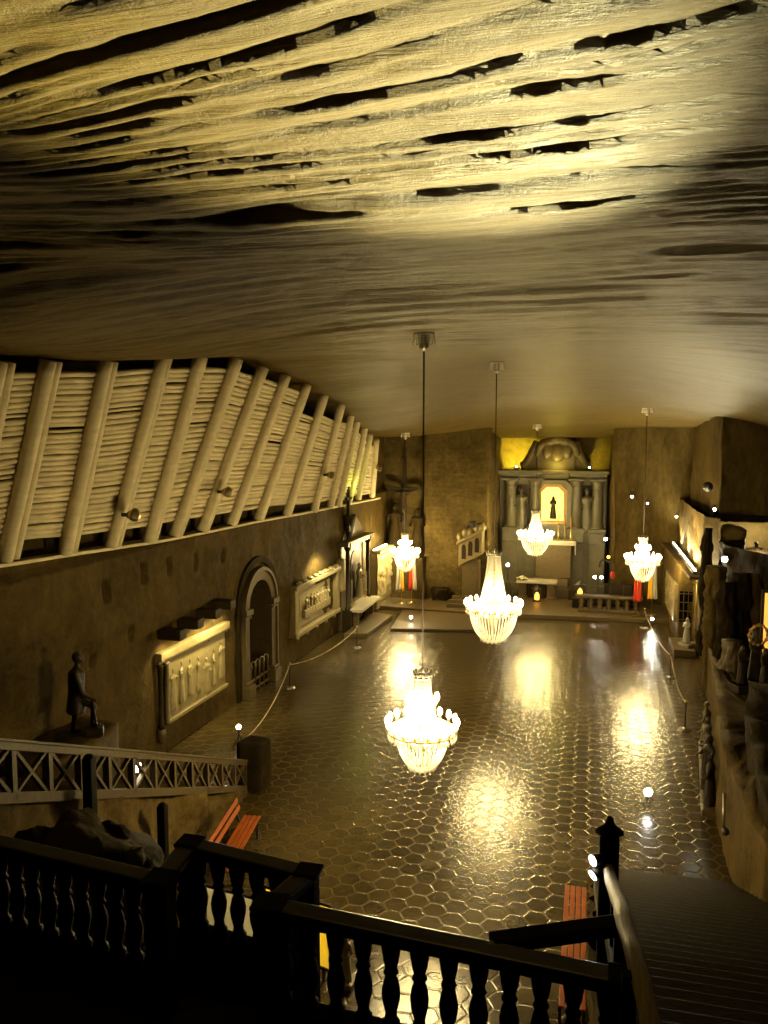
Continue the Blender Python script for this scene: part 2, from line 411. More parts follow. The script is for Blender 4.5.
# ------------------------------------------------------------------ ceiling
ZC = [(-6, 11.5), (4, 11.45), (11, 11.55), (17, 11.62), (28, 11.95), (38, 10.95), (42, 10.55), (45, 10.05), (49, 9.35), (54, 9.2)]
ZL = [(-6, 11.3), (4, 11.75), (8.3, 11.9), (10.6, 11.0), (16, 11.15), (20, 11.6), (24, 11.95), (28, 11.6), (32, 11.05), (39, 9.7), (46, 9.4), (54, 9.2)]  # dip beyond the near rise is added to shade the ceiling there
ZR = [(-6, 11.4), (10, 11.3), (18, 11.1), (28, 10.6), (36, 10.0), (46, 9.85), (54, 9.4)]
def zceil0(x, y):
    c = lerp_table(ZC, y)
    if x < -3.2:
        k = min(1.25, (-3.2 - x) / 7.1); k = k * k * (3 - 2 * k) if k < 1 else 1
        return c + (lerp_table(ZL, y) - c) * k
    k = min(1.4, max(0, (x + 1) / 7.5)); k = k * k
    return c + (lerp_table(ZR, y) - c) * k
def zceil(x, y):
    z = zceil0(x, y)
    near = max(0.0, min(1.0, (26 - y) / 18)); amp = .12 + .88 * near
    s = y + .10 * x + .12 * max(-5, min(3, x + 1)) * max(0, 6 - y) + .55 * noise.noise(Vector((x * .13, y * .18, 1.7))) + .16 * noise.noise(Vector((x * .55, y * .5, 4.1)))
    d = .05 * fbm(Vector((x * .2, s * .8, 0)), 3)
    # the bedding breaks off in flakes: each slopes gently, then steps up towards the stair
    for k, h, w, q, thr in ((.40, .13, .09, 0, -.1), (1.0, .095, .11, 7, .1), (2.3, .065, .15, 13, .3), (4.6, .045, .22, 19, .35)):
        if y > 22 and k > 2: continue
        ph = s * k + .45 * noise.noise(Vector((x * .16 + q, s * k * .5, q))) +   .12 * noise.noise(Vector((x * .9, s * k, q + 2))) + .03 * noise.noise(Vector((x * 3.1, s * k, q + 4)))
        n = math.floor(ph); fr = ph - n
        m = max(0.0, min(1.0, noise.noise(Vector((x * .16 * (1 + k * .4) + q, s * k * .45 + q, 2.2))) * 2.0 + thr))
        z1 = (fr / (1 - w)) if fr < 1 - w else (1 - (fr - 1 + w) / w)
        d += amp * h * m * (z1 ** 1.6 - .4)
    d += .012 * amp * fbm(Vector((x * 3, y * 7, 0)), 2)
    return z + d
ys = [-5.0]; 
while ys[-1] < 53: ys.append(ys[-1] + (.032 if 1.5 < ys[-1] < 8.5 else min(.3, max(.05, .0075 * abs(ys[-1])))))
xs = [-14 + .075 * i for i in range(335)]
def cpt(x, t):
    # rows of the mesh run along the bedding
    c = .12 * max(-5, min(3, x + 1)); y = (t - .1 * x - 6 * c) / (1 - c)
    if y >= 6: y = t - .1 * x
    return (x, y, zceil(x, y))
o = grid_mesh(len(xs), len(ys), lambda i, j: cpt(xs[i], ys[j])).build('ceiling', M_ceil); o['kind'] = 'structure'

# ------------------------------------------------------------------ floor
mb = MB(); mb.box((-2, 24, -.1), (26, 60, .2)); mb.build('floor', M_floor)['kind'] = 'structure'

# ------------------------------------------------------------------ wall on the timber side
D_A, D_B = onL(247, 683).y, onL(270, 667).y     # door opening along the wall
dY0, dY1 = 26.75, 28.75
dTop = 4.15
holes = [onL(x, y) for x, y in [(144, 575), (106, 592), (170, 566), (196, 561), (93, 660), (222, 556), (130, 634)]]
hsz = [(.28, .55), (.25, .6), (.2, .5), (.2, .5), (.22, .3), (.2, .35), (.2, .3)]
LY0 = 5.0
def carveL(u, z, p):
    y = p.y
    if dY0 < y < dY1:
        hw = (dY1 - dY0) / 2; zc = dTop - hw; cy = (dY0 + dY1) / 2
        if z < zc or (y - cy) ** 2 + (z - zc) ** 2 < hw * hw: return -1.3
    for h, (w, t) in zip(holes, hsz):
        if abs(y - h.y) < w / 2 and abs(z - h.z) < t / 2: return -.4
    k = 0
    if z > 6.35: k = -.29
    return k
rock_sheet('wall_left', [tuple(Lpt(y, 0)[:2]) for y in (LY0, 49)], -.1, 12.2, .09, .10, .55, M_rockL, carve=carveL)
# near-black block in place of the shaded passage behind the doorway
mb = MB(); p = Lpt(27.75, 2.05, -.95); mb.box(p, (.5, 2.1, 4.1)); o = mb.build('wall_passage_shade', M_void); o['kind'] = 'structure'

# pale ledge under the timber lining
pts = [onL(x, y, .12) for x, y in [(-90, 576), (0, 566), (75, 554), (150, 543), (203, 533), (255, 522), (300, 514), (345, 505), (378, 498.5)]]
mb = MB()
for a, b in zip(pts, pts[1:]): mb.bar(a - LN * .05 + Vector((0, 0, .02)), b - LN * .05 + LT * .02 + Vector((0, 0, .02)), .40, .085)
o = mb.build('trim_1', M_white, bevel=.02); o['kind'] = 'structure'

# ------------------------------------------------------------------ timber lining (posts + log bays)
lin = empty('timber_lining', Lpt(28, 6.4), 0, 'whitewashed timber lining of leaning posts and stacked logs above the ledge', 'timber wall')
lin_inv = Matrix.Translation(-Vector(lin.location))
PB = [(-38, 572), (9, 560), (68, 554), (113, 548), (150, 543), (176, 537), (203, 532), (232, 526), (259, 521), (287, 517), (314, 513), (330, 509.5), (338, 508), (349, 504), (358, 500.5), (372, 497.5)]
PT = [(3, 362), (52, 361), (109, 361), (165, 357), (201, 357), (237, 359), (263, 368), (286, 376), (307, 385), (325, 394), (342, 404), (353, 408), (358.5, 416), (365, 426), (370, 434), (376, 440)]
posts = []
for b, t in zip(PB, PT):
    pb = onL(b[0], b[1] - 1.5, .22); y = pb.y
    off = 1.5 - .5 * max(0, min(1, (y - 24) / 18)); pt = onL(t[0], t[1], off)
    posts.append((pb, pt))
rnd = random.Random(3)
for i, (a, b) in enumerate(posts):
    mb = MB(); ax = (b - a).normalized(); side = LT; nrm = side.cross(ax).normalized()
    if nrm.dot(LN) < 0: nrm = -nrm
    w = .175 if i < 10 else .165
    if i >= 11: w = .15
    n = 14; L0 = lin_inv
    for sgn, rr in (((-1, 1.0), (1, .78)) if i < 11 else ((0, 1.15),)):
        pts = []; rs = []
        for k in range(n + 1):
            f = k / n; q = a.lerp(b, f) + side * (sgn * w * .82) + nrm * (.02 * (sgn < 0)) + side * (.02 * noise.noise(Vector((i * 3.1, f * 3, sgn)))); pts.append(L0 @ q)
            rs.append(w * rr * (1 + .06 * noise.noise(Vector((i * 7.7, f * 5, sgn + 3)))))
        mb.tube(pts, rs, 10)
    mb.build('post', M_white, lin)
for i in range(len(posts) - 1):
    (a0, a1), (b0, b1) = posts[i], posts[i + 1]
    if (b0 - a0).length < .5: continue
    mb = MB(); H = (a1 - a0).length
    t0 = .085 if i < 12 else .05; t1 = .945 if i < 8 else (.80 if i < 9 else .84 + .01 * (i - 9))
    n = 31 if i < 8 else (25 if i < 11 else 20)
    for k in range(n):
        t = t0 + (t1 - t0) * (k + .5) / n + rnd.uniform(-.002, .002)
        p = a0.lerp(a1, t) - LN * .12; q = b0.lerp(b1, t) - LN * .12; r = H * (t1 - t0) / n * .5 * rnd.uniform(1.0, 1.12)
        m = p.lerp(q, .5) + Vector((0, 0, rnd.uniform(-.025, .025)))
        if rnd.random() < .05: r *= .55
        mb.tube([lin_inv @ v for v in (p, m, q)], [r * rnd.uniform(.9, 1.05), r, r * rnd.uniform(.88, 1.05)], 8)
    mb.build('log_bay', M_white, lin)
    if i < 9:   # packing stones at the foot of each bay
        s = MB(); p = a0.lerp(b0, .5) - LN * .55 + Vector((0, 0, .22)); L = (b0 - a0).length
        s.box(lin_inv @ p, (.3, L * .8, .5 * rnd.uniform(.8, 1.1)), m=Matrix.Rotation(-.03, 3, 'Z'))
        s.build('packing_stone', M_rockL, lin, bevel=.08)
# round light fixtures on the timber
for i, (x, y, lab) in enumerate([(132, 515, 'small round spotlight on the timber lining at the third post from the corner frame'), (226, 492, 'small round spotlight low on the timber lining beside the eighth post'), (330, 475, 'small round spotlight on the timber lining near its far end'), (378.5, 468, 'small round spotlight on the last post at the far end of the timber lining')]):
    off = .75 if i < 3 else .65
    p = onL(x, y, off + .25)
    t = empty('wall_spotlight', p, 0, lab, 'spotlight', 'round spotlights on the timber lining')
    s = MB(); d = (CAM - p).normalized(); d = (d + LN).normalized()
    s.tube([d * -.14, d * .10, d * .14], [.10, .16, .17], 14); s.build('housing', M_brass, t)
    s = MB(); s.tube([-LN * .30, d * -.1], .05, 8); s.build('bracket', M_iron, t)
    s = MB(); s.tube([d * .14, d * .15], [.13, .12], 14); s.build('lens', M_saltd, t)

# ------------------------------------------------------------------ things on the wall with the timber lining
# frames of reference on the wall: a point from (along, up, out)
def W(y, z, d): return Lpt(y, z, d)
def local(o):
    inv = Matrix.Translation(-Vector(o.location)); return lambda p: inv @ Vector(p)
def wbox(mb, y0, y1, z0, z1, d0, d1, f):
    poly = [(y0, z0), (y1, z0), (y1, z1), (y0, z1)]
    mb.prism(poly, lambda u, v, d: f(W(u, v, d)), d0, d1); return mb
def spot(loc, target, power, angle, col=LC, rad=.05, blend=.5):
    l = bpy.data.lights.new('spot', 'SPOT'); l.energy = power; l.color = col; l.spot_size = math.radians(angle); l.spot_blend = blend; l.shadow_soft_size = rad
    o = bpy.data.objects.new('spot_beam', l); COL.objects.link(o); o.location = loc
    d = Vector(target) - Vector(loc); o.rotation_euler = d.to_track_quat('-Z', 'Y').to_euler(); return o
def point(loc, power, col=LC, rad=.1):
    l = bpy.data.lights.new('point', 'POINT'); l.energy = power; l.color = col; l.shadow_soft_size = rad
    o = bpy.data.objects.new('lamp_light', l); COL.objects.link(o); o.location = loc; return o

def figure_mb(h=1.75, robe=True, coat=False, arms=((-.25, .25, .62), (.25, .25, .62)), lean=0, seed=0, hood=False, legs=None, head=0):
    """a standing carved figure facing +Y; all volumes overlap and are welded afterwards"""
    mb = MB(); s = h / 1.75
    def P(x, y, z): return Vector((x * s, (y + lean * z) * s, z * s))
    if robe:
        prof = [(.01, 0), (.27, 0), (.26, .15), (.225, .5), (.19, .85), (.155, 1.02), (.175, 1.2), (.20, 1.36), (.13, 1.44), (.06, 1.5), (.01, 1.52)]
        t = MB().lathe(prof, 28, mod=lambda a, z: 1 + (.10 * math.sin(9 * a + seed) * max(0, 1.0 - z)) + .04 * math.sin(5 * a + 2 * seed + z * 3), sy=.78)
        t.v = [tuple(P(*v)) for v in t.v]; mb.merge(t)
    else:
        t = MB().lathe([(.01, .78), (.15, .80), (.165, .92), (.145, 1.05), (.18, 1.25), (.20, 1.38), (.12, 1.45), (.05, 1.5)], 20, sy=.68); t.v = [tuple(P(*v)) for v in t.v]; mb.merge(t)
        for hip, knee, foot in legs or [((-.09, 0, .85), (-.1, .03, .47), (-.1, 0, .06)), ((.09, 0, .85), (.1, .03, .47), (.1, 0, .06))]:
            mb.tube([P(*hip), P(*knee), P(*foot)], [.10 * s, .072 * s, .05 * s], 10)
            mb.ball(P(foot[0], foot[1] + .07, .045 + foot[2] - .06), (.05 * s, .13 * s, .045 * s))
            mb.ball(P(*knee), .073 * s)
    if coat:
        t = MB().lathe([(.01, .48), (.25, .5), (.24, .6), (.2, .95), (.22, 1.25), (.21, 1.36), (.1, 1.45), (.01, 1.46)], 20, mod=lambda a, z: 1 + .08 * math.sin(7 * a) * max(0, 1.1 - z), sy=.8); t.v = [tuple(P(*v)) for v in t.v]; mb.merge(t)
    mb.tube([P(0, 0, 1.4), P(0, .015, 1.56)], [.065 * s, .055 * s], 10)
    c = P(0, .02 + head, 1.65); mb.ball(c, (.078 * s, .10 * s, .115 * s), 14, 10)
    mb.ball(c + Vector((0, .10 * s, -.01 * s)), (.016 * s, .03 * s, .025 * s)); mb.ball(c + Vector((0, .075 * s, -.075 * s)), (.045 * s, .04 * s, .04 * s))
    mb.ball(c + Vector((0, -.025 * s, .02 * s)), (.092 * s, .10 * s, .115 * s))
    if hood: mb.tube([c + Vector((0, -.04 * s, .06 * s)), P(0, -.06, 1.45), P(0, -.1, 1.1)], [.10 * s, .14 * s, .17 * s], 12)
    for hx, hy, hz in arms:
        sg = -1 if hx < 0 else 1
        sh = P(.19 * sg, 0, 1.36); hd = P(hx, hy, hz + .45); el = (sh + hd) / 2 + Vector((.07 * sg * s, -.05 * s, -.12 * s))
        mb.ball(sh, .075 * s); mb.tube([sh, el, hd], [.068 * s, .055 * s, .04 * s], 10); mb.ball(el, .056 * s); mb.ball(hd, (.042 * s, .055 * s, .05 * s))
    return mb
def statue(name, loc, rz, label, cat, m, h=1.75, vox=.03, plinth=None, **kw):
    t = empty(name, loc, rz, label, cat)
    z0 = 0
    if plinth:
        w, ph = plinth; b = MB(); b.box((0, 0, ph / 2 - .02), (w, w, ph + .04)); b.box((0, 0, ph - .03), (w * 1.12, w * 1.12, .06)); b.build('plinth', m, t, bevel=.015); z0 = ph
    o = figure_mb(h, **kw).build('figure', m, t); fuse(o, vox); o.location.z = z0
    return t

# statue on its rock shelf by the stair
sp = onL(76, 735, .75)
rock_block('rock_shelf', [tuple(Lpt(y, 0, d)[:2]) for y, d in ((sp.y - 2.2, -.1), (sp.y + 1.3, -.1), (sp.y + 1.0, 1.2), (sp.y - .2, 1.45), (sp.y - 2.0, 1.2))], 0, sp.z, M_rockL, amp=.15, seed=4)
o = bpy.data.objects['rock_shelf']; tag(o, 'rough rock shelf bulging from the wall under the standing dark statue', 'rock')
st = statue('stone_statue', (sp.x, sp.y, sp.z + .0), -PI / 2 + .5, 'dark standing statue with one raised foot on the rock shelf above the stair rail', 'statue', M_fig, h=1.95, vox=.03, robe=False, coat=True,
            legs=[((-.09, 0, .85), (-.11, -.02, .45), (-.12, -.08, .06)), ((.09, 0, .85), (.12, .36, .62), (.12, .33, .24))], arms=((-.2, .1, .45), (.2, .38, .34)), lean=.04, seed=2)
b = MB(); b.box((.12, .42, .09), (.3, .42, .22)); b.box((0, .1, -.03), (.62, 1.0, .12)); b.build('base_block', M_fig, st, bevel=.03)
b = MB(); b.tube([(.2, .52, 0), (.21, .4, .9)], .025, 8); b.build('staff', M_fig, st)

# relief with four box lamps above it
ry0, ry1, rz0, rz1 = 20.75, 25.0, .95, 3.2
r1 = empty('carved_relief', W(22.9, .95, 0), 0, 'wide pale carved wall relief under four brown box lamps', 'relief'); f = local(r1)
b = MB(); wbox(b, ry0 + .45, ry1, rz0 + .05, rz1 - .3, -.08, .06, f); b.build('panel', M_salt, r1)
b = MB(); wbox(b, ry0, ry1 + .1, rz1 - .28, rz1 - .04, -.1, .22, f); wbox(b, ry0, ry1 + .1, rz1 - .38, rz1 - .3, -.1, .14, f); b.build('cornice', M_salt, r1, bevel=.02)
b = MB(); wbox(b, ry0 + .45, ry1 + .05, rz0 - .06, rz0 + .06, -.1, .15, f); b.build('sill', M_salt, r1, bevel=.02)
for y in (ry0 + .06, ry0 + .42):
    b = MB(); c0 = f(W(y, rz0 - .05, .12)); c1 = f(W(y, rz1 - .4, .12)); b.tube([c0, c0.lerp(c1, .05), c0.lerp(c1, .06), c0.lerp(c1, .95), c1], [.11, .11, .07, .07, .11], 10); b.build('side_column', M_dark if y < ry0 + .1 else M_saltd, r1)
b = MB(); p = f(W(ry0 + .06, rz0 - .25, .1)); b.lathe([(.02, -.25), (.12, -.1), (.15, .05), (.1, .25)], 10, c=p); b.build('corbel', M_saltd, r1)
rnd = random.Random(11)
for i in range(7):
    y = ry0 + .85 + i * .52; h = rnd.uniform(1.15, 1.45); t = figure_mb(h, seed=i, arms=((-.22, .2, rnd.uniform(.6, 1.1)), (.25, .2, rnd.uniform(.5, 1.15))))
    # figures are half sunk in the panel, facing out of the wall
    mtx = Matrix.Translation(f(W(y, rz0 + .1 + rnd.uniform(0, .35), .06))) @ Matrix.Rotation(-PI / 2 + rnd.uniform(-.5, .5), 4, 'Z') @ Matrix.Diagonal((1, .55, 1, 1))
    q = MB().merge(t, mtx); o = q.build('carved_figure', M_salt, r1); fuse(o, .035)
LBX = [(175, 637), (193, 626), (211, 616), (226, 607)]
LAMP1 = ['first', 'second', 'third', 'fourth']
for i, (x, y) in enumerate(LBX):
    p = onL(x - 3, y - 3, .35)
    t = empty('box_lamp', p, 0, ['brown box lamp over the wide relief, farthest from the arched doorway', 'brown box lamp over the wide relief, second from its unlit end', 'brown box lamp over the wide relief, second from the arched doorway', 'brown box lamp over the wide relief, next to the arched doorway'][i], 'lamp', 'box lamps above the wide relief')
    b = MB(); b.box(LN * -.0, (.75, .42, .30)); b.build('housing', M_fig, t, bevel=.03)
    b = MB(); b.tube([Vector((-.08, 0, -.15)), Vector((-.08, 0, -.165))], [.1, .1], 12); b.build('lens', M_lamp if i > 1 else M_candle, t)
    spot(p + LN * .22 + Vector((0, 0, -.2)), p - LN * .30 + Vector((0, .05, -1.6)), [110, 130, 300, 180][i], 125, (1, .84, .40), .04)

# arched doorway
d1 = empty('door_1', W(27.75, 0, 0)); d1['kind'] = 'structure'; f = local(d1)
cy = (dY0 + dY1) / 2; hw = (dY1 - dY0) / 2; zc = dTop - hw
def arch_poly(r0, r1):
    out = [(cy - r1, 0)] + [(cy + r1 * math.cos(PI - a * PI / 20), zc + r1 * math.sin(PI - a * PI / 20)) for a in range(21)] + [(cy + r1, 0)]
    inn = [(cy + r0, 0)] + [(cy + r0 * math.cos(a * PI / 20), zc + r0 * math.sin(a * PI / 20)) for a in range(21)] + [(cy - r0, 0)]
    return out, inn
def arch(r0, r1, d0, d1_, name, m):
    out, inn = arch_poly(r0, r1); inn = inn[::-1]; b = MB(); n = len(out)
    g = lambda u, v, d: f(W(u, v, d))
    vs = [g(u, v, d1_) for u, v in out] + [g(u, v, d1_) for u, v in inn] + [g(u, v, d0) for u, v in out] + [g(u, v, d0) for u, v in inn]
    fs = []
    for i in range(n - 1):
        fs += [(i, i + 1, n + i + 1, n + i), (2 * n + i, 2 * n + i + 1, i + 1, i), (n + i, n + i + 1, 3 * n + i + 1, 3 * n + i)]
    b.add(vs, fs); b.build(name, m, d1, bevel=0)
arch(hw - .02, hw + .34, -1.2, .16, 'arch_frame', M_salt if False else M_saltd)
arch(hw + .34, hw + .46, -.1, .24, 'arch_rim', M_saltd)
arch(hw + .62, hw + .86, -.2, .10, 'groove_shade_band', M_dark)  # raised band, coloured dark for the shade of a groove
for s in (-1, 1):
    b = MB(); y = cy + s * (hw + .18); wbox(b, y - .28, y + .28, zc - .12, zc + .10, -.1, .30, f); wbox(b, y - .24, y + .24, zc - .26, zc - .18, -.1, .25, f); b.build('impost', M_saltd, d1, bevel=.02)
    b = MB(); wbox(b, y - .30, y + .30, 0, .45, -.1, .34, f); wbox(b, y - .25, y + .25, .45, .6, -.1, .28, f); b.build('base_block', M_saltd, d1, bevel=.02)
b = MB()
for i in range(5):
    y = dY0 + .25 + i * .375; c = f(W(y, 0, .05)); b.tube([c, c + Vector((0, 0, .85)), c + Vector((0, 0, 1.0)), c + Vector((0, 0, 1.15))], [.05, .05, .09, .01], 8)
    if i < 4:
        pts = [f(W(y + .1875 + .1875 * math.cos(PI - a * PI / 8), .95 + .2 * math.sin(a * PI / 8), .05)) for a in range(9)]; b.tube(pts, .035, 6)
c0 = f(W(dY0, .45, .05)); c1 = f(W(dY1, .45, .05)); b.bar(c0, c1, .06, .08); c0 = f(W(dY0, .12, .05)); c1 = f(W(dY1, .12, .05)); b.bar(c0, c1, .06, .08)
b.build('low_gate', M_saltd, d1)

# framed relief with a strip of light along the top
y0, y1, z0, z1 = 30.9, 36.5, 1.1, 3.3
r2 = empty('carved_relief', W(33.7, 1.1, 0), 0, 'framed square relief with a row of small carved figures, lit from its top edge', 'relief'); f = local(r2)
b = MB(); wbox(b, y0, y1, z0, z1, -.12, .02, f); b.build('panel', M_salt, r2)
b = MB(); wbox(b, y0, y1, z1 - .2, z1, -.1, .34, f); wbox(b, y0, y1, z0, z0 + .2, -.1, .3, f); wbox(b, y0, y0 + .4, z0 + .2, z1 - .2, -.1, .26, f); wbox(b, y1 - .4, y1, z0 + .2, z1 - .2, -.1, .26, f); b.build('frame', M_salt, r2, bevel=.03)
b = MB(); wbox(b, y0 + .9, y1 - .9, z0 + .5, z1 - .45, -.1, .07, f); b.build('inner_panel', M_salt, r2, bevel=.02)
b = MB(); wbox(b, y0 + 1.2, y1 - 1.2, z0 + .62, z0 + .95, 0, .22, f); b.build('carved_bench', M_salt, r2, bevel=.02)
for i in range(9):
    y = y0 + 1.45 + i * .34; t = figure_mb(.78, seed=i, arms=((-.25, .25, rnd.uniform(.5, .9)), (.25, .25, rnd.uniform(.5, .9))), lean=rnd.uniform(-.05, .05))
    mtx = Matrix.Translation(f(W(y, z0 + .66 + rnd.uniform(0, .1), .14))) @ Matrix.Rotation(-PI / 2 + rnd.uniform(-.7, .7), 4, 'Z'); o = MB().merge(t, mtx).build('carved_figure', M_salt, r2); fuse(o, .03)
for i in range(5):
    b = MB(); b.ball(f(W(y0 + .5 + i * 1.15, z0 - .12, .12)), .10); b.build('boss', M_salt, r2)
for i in range(8):
    b = MB(); b.ball(f(W(y0 + .5 + i * .66, z1 + .06, .2)), (.14, .24, .09)); b.build('cresting', M_salt, r2)
spot(W(33.7, z1 + .9, .95), W(33.9, z0 + .8, -.2), 700, 130, (1, .86, .45), .25)

# side altar beyond the framed relief
f0 = Vector((-11.35, 38.6, 0))
sa = empty('side_altar', f0, 0, 'slender carved side altar with twin dark columns and a niche, past the framed relief', 'altar'); f = local(sa)
def W2(y, z, d): return Vector((-11.55 + .03 * (y - 38) + d, y, z))
def w2box(b, y0, y1, z0, z1, d0, d1):
    b.prism([(y0, z0), (y1, z0), (y1, z1), (y0, z1)], lambda u, v, d: f(W2(u, v, d)), d0, d1)
b = MB(); w2box(b, 36.9, 40.9, 0, 4.2, -.5, .12); b.prism([(36.9, 4.2), (40.9, 4.2), (40.0, 5.0), (38.9, 5.6), (37.8, 5.0)], lambda u, v, d: f(W2(u, v, d)), -.5, .12); b.build('back_wall', M_saltd, sa, bevel=.05)
for y in (37.2, 40.5):
    b = MB(); c = f(W2(y, 0, .35)); b.box(c + Vector((0, 0, .5)), (.45, .45, 1.0)); b.lathe([(.17, 1.0), (.17, 1.1), (.11, 1.15), (.105, 3.9), (.18, 4.0), (.2, 4.15)], 12, c=c); b.box(c + Vector((0, 0, 4.25)), (.46, .46, .18)); b.build('column', M_fig, sa)
b = MB(); pts = [(38.9 + .62 * math.cos(PI - a * PI / 12), 3.1 + .62 * math.sin(PI - a * PI / 12)) for a in range(13)]; b.prism([(38.28, 1.3)] + pts + [(39.52, 1.3)], lambda u, v, d: f(W2(u, v, d)), .10, .16); b.build('niche', M_fig, sa)
b = MB(); w2box(b, 36.7, 41.0, 4.15, 4.4, -.4, .55); b.build('cornice', M_saltd, sa, bevel=.03)
b = MB(); b.lathe([(.02, 4.4), (.22, 4.5), (.42, 5.0), (.62, 5.5), (.55, 5.6)], 10, c=f(W2(37.9, 0, .2)), sx=.5); b.build('corbel', M_dark, sa)
o = figure_mb(1.7, seed=5).build('carved_figure', M_salt, sa); fuse(o, .035); o.location = f(W2(38.9, 1.35, .38)); o.rotation_euler.z = -PI / 2
b = MB(); w2box(b, 36.55, 36.95, 2.0, 3.6, -.3, .35); b.build('scroll', M_salt, sa, bevel=.12)
mt_ = empty('altar_table', (-11.0, 38.9, 0), 0, 'small white topped altar table standing against the slender side altar', 'table'); 
b = MB(); b.box((.05, 0, 1.0), (.95, 3.6, .14)); b.build('table_top', M_linen, mt_, bevel=.02)
for y in (-1.4, 1.4):
    b = MB(); b.box((0, y, .47), (.45, .3, .93)); b.box((0, y, .06), (.55, .4, .12)); b.build('leg', M_saltd, mt_, bevel=.02)
for i, (yy, lab) in enumerate(((37.6, 'tall pale candle on the near end of the side altar table'), (40.2, 'tall pale candle on the far end of the side altar table'))):
    t = empty('candle', (-11.15, yy, 1.07), 0, lab, 'candle', 'candles on the side altar table'); b = MB(); b.lathe([(.1, 0), (.1, .03), (.025, .06), (.025, .35), (.06, .38), (.06, .42)], 10); b.build('holder', M_brass, t)
    b = MB(); b.tube([(0, 0, .42), (0, 0, 1.35)], .032, 8); b.build('wax', M_linen, t)
# cross on the ledge
cp = onL(348.5, 520, .35)
t = empty('wall_cross', cp, 0, 'small cross with a green-lit top fixed at the ledge above the side altar', 'cross')
b = MB(); b.box((0, 0, .55), (.14, .16, 2.2)); b.build('upright', M_fig, t); b = MB(); b.box((0, 0, 1.05), (.14, .75, .14)); b.build('crossbar', M_fig, t)
point(cp + LN * .5 + Vector((0, .35, 1.6)), 25, (.85, 1, .12), .05)
# platforms on the floor
def slab(name, pts, z0, z1, m, label, cat, bev=.03):
    c = sum((Vector((p[0], p[1], 0)) for p in pts), Vector()) / len(pts); o = MB().prism([(p[0] - c.x, p[1] - c.y) for p in pts], lambda u, v, d: Vector((u, v, d)), z0, z1).build(name, m, None, bevel=bev); o.location = (c.x, c.y, 0); return tag(o, label, cat)
slab('low_platform', [(-11.0, 35.7), (-9.95, 36.0), (-9.7, 40.2), (-11.0, 40.6)], 0, .22, M_saltd, 'low square stone platform on the floor before the side altar', 'platform')

# third relief, near the corner, strongly lit along its top
y0, y1, z0, z1 = 41.6, 44.3, .5, 3.1
r3 = empty('carved_relief', W2(43, .5, .5), 0, 'rough carved relief in the far corner beyond the side altar, brightly lit along its top', 'relief'); f = local(r3)
def fn(i, j):
    y = y0 + (y1 - y0) * i / 40; z = z0 + (z1 - z0) * j / 30; d = .55 + .22 * abs(fbm((y * 1.6, z * 1.6, 3), 4)) * (1 if 2 < i < 38 and 2 < j < 28 else .2); return f(W2(y, z, d))
g = grid_mesh(41, 31, fn); g.build('carved_panel', M_salt, r3)
b = MB(); w2box(b, y0, y1, z0 - .4, z1 + .02, -.3, .5); b.build('backing', M_salt, r3)
b = MB(); w2box(b, y0, y1, z1 + .05, z1 + .2, .2, .75); b.build('frame', M_salt, r3, bevel=.02)
b = MB(); w2box(b, y0 + .2, y1 - .1, z1 + .20, z1 + .26, .25, .35); b.build('light_strip', M_strip, r3)
spot(W2(43.2, z1 + 1.0, 1.7), W2(43.4, z1 - .6, .4), 1200, 100, (1, .88, .55), .2)

# ------------------------------------------------------------------ walls at the altar end
zt = lambda x, y: zceil0(x, y) + .5
rock_sheet('wall_back', [(-12.2, 45.9), (-9.4, 45.6), (-9.0, 45.0), (-5.4, 45.0), (-5.25, 50.6)], -.1, 11.5, .12, .16, .6, M_rockB)
rock_sheet('wall_chancel', [(-5.6, 50.3), (1.6, 50.3)], -.1, 11.0, .14, .14, .6, M_rockB)
rock_sheet('wall_altar', [(1.3, 50.6), (1.35, 46.4), (5.35, 46.0)], -.1, 11.5, .11, .22, .55, M_rockR, vert=True)
def carveR(u, z, p):
    return None
rock_sheet('wall_right', [(5.3, 46.4), (5.3, 36.2), (9.5, 36.0)], 5.9, 11.8, .12, .22, .55, M_rockR, vert=True)
rock_sheet('wall_right_lower', [(4.75, 46.4), (4.75, 36.2), (5.2, 35.0)], -.1, 6.1, .12, .12, .8, M_stair)

# dais
dz = .22
slab('altar_dais', [(-5.6, 41.7), (5.0, 42.6), (5.0, 49.9), (-5.3, 49.9), (-5.4, 44.9), (-9.0, 44.9), (-11.0, 45.6), (-11.0, 42.2)], 0, dz, M_saltd, 'broad low dais of brown salt before the altarpiece', 'platform')
slab('stone_step', [(-9.2, 37.6), (-4.0, 38.6), (-4.2, 42.0), (-9.6, 41.9)], 0, .13, M_saltd, 'low wide stone step in front of the dais on the crucifix side', 'step')
# rocks heaped at the foot of the block wall
for i, (x, y, w, h) in enumerate(((-8.0, 44.5, .42, .7),)):
    o = rock_block('rubble_stone', [(x - w, y - w * .6), (x + w, y - w * .6), (x + w, y + w * .5), (x - w, y + w * .5)], dz, dz + h, M_dark, res=.1, amp=.2, freq=1.5, seed=i); tag(o, 'dark lump of stone at the foot of the block wall', 'rock')

# ------------------------------------------------------------------ altarpiece
AY = 49.0
ap = empty('altarpiece', (-2.15, AY, dz), 0, 'tall grey columned altarpiece with a glowing yellow picture at its middle', 'altar')
f = local(ap)
def A(px, py, d=0.0): 
    p = at(1, px, py, AY - d); return p
def abox(b, x0, x1, z0, z1, d0, d1):
    b.prism([(x0, z0), (x1, z0), (x1, z1), (x0, z1)], lambda u, v, d: f(Vector((u, AY - d, v))), d0, d1)
X = lambda px: at(1, px, 520, AY).x
Zp = lambda py: at(1, 550, py, AY).z
zE = Zp(472); zK = Zp(480)
b = MB(); abox(b, X(499), X(606), dz, zE, -1.2, -.35); b.build('back_wall', M_portal, ap)
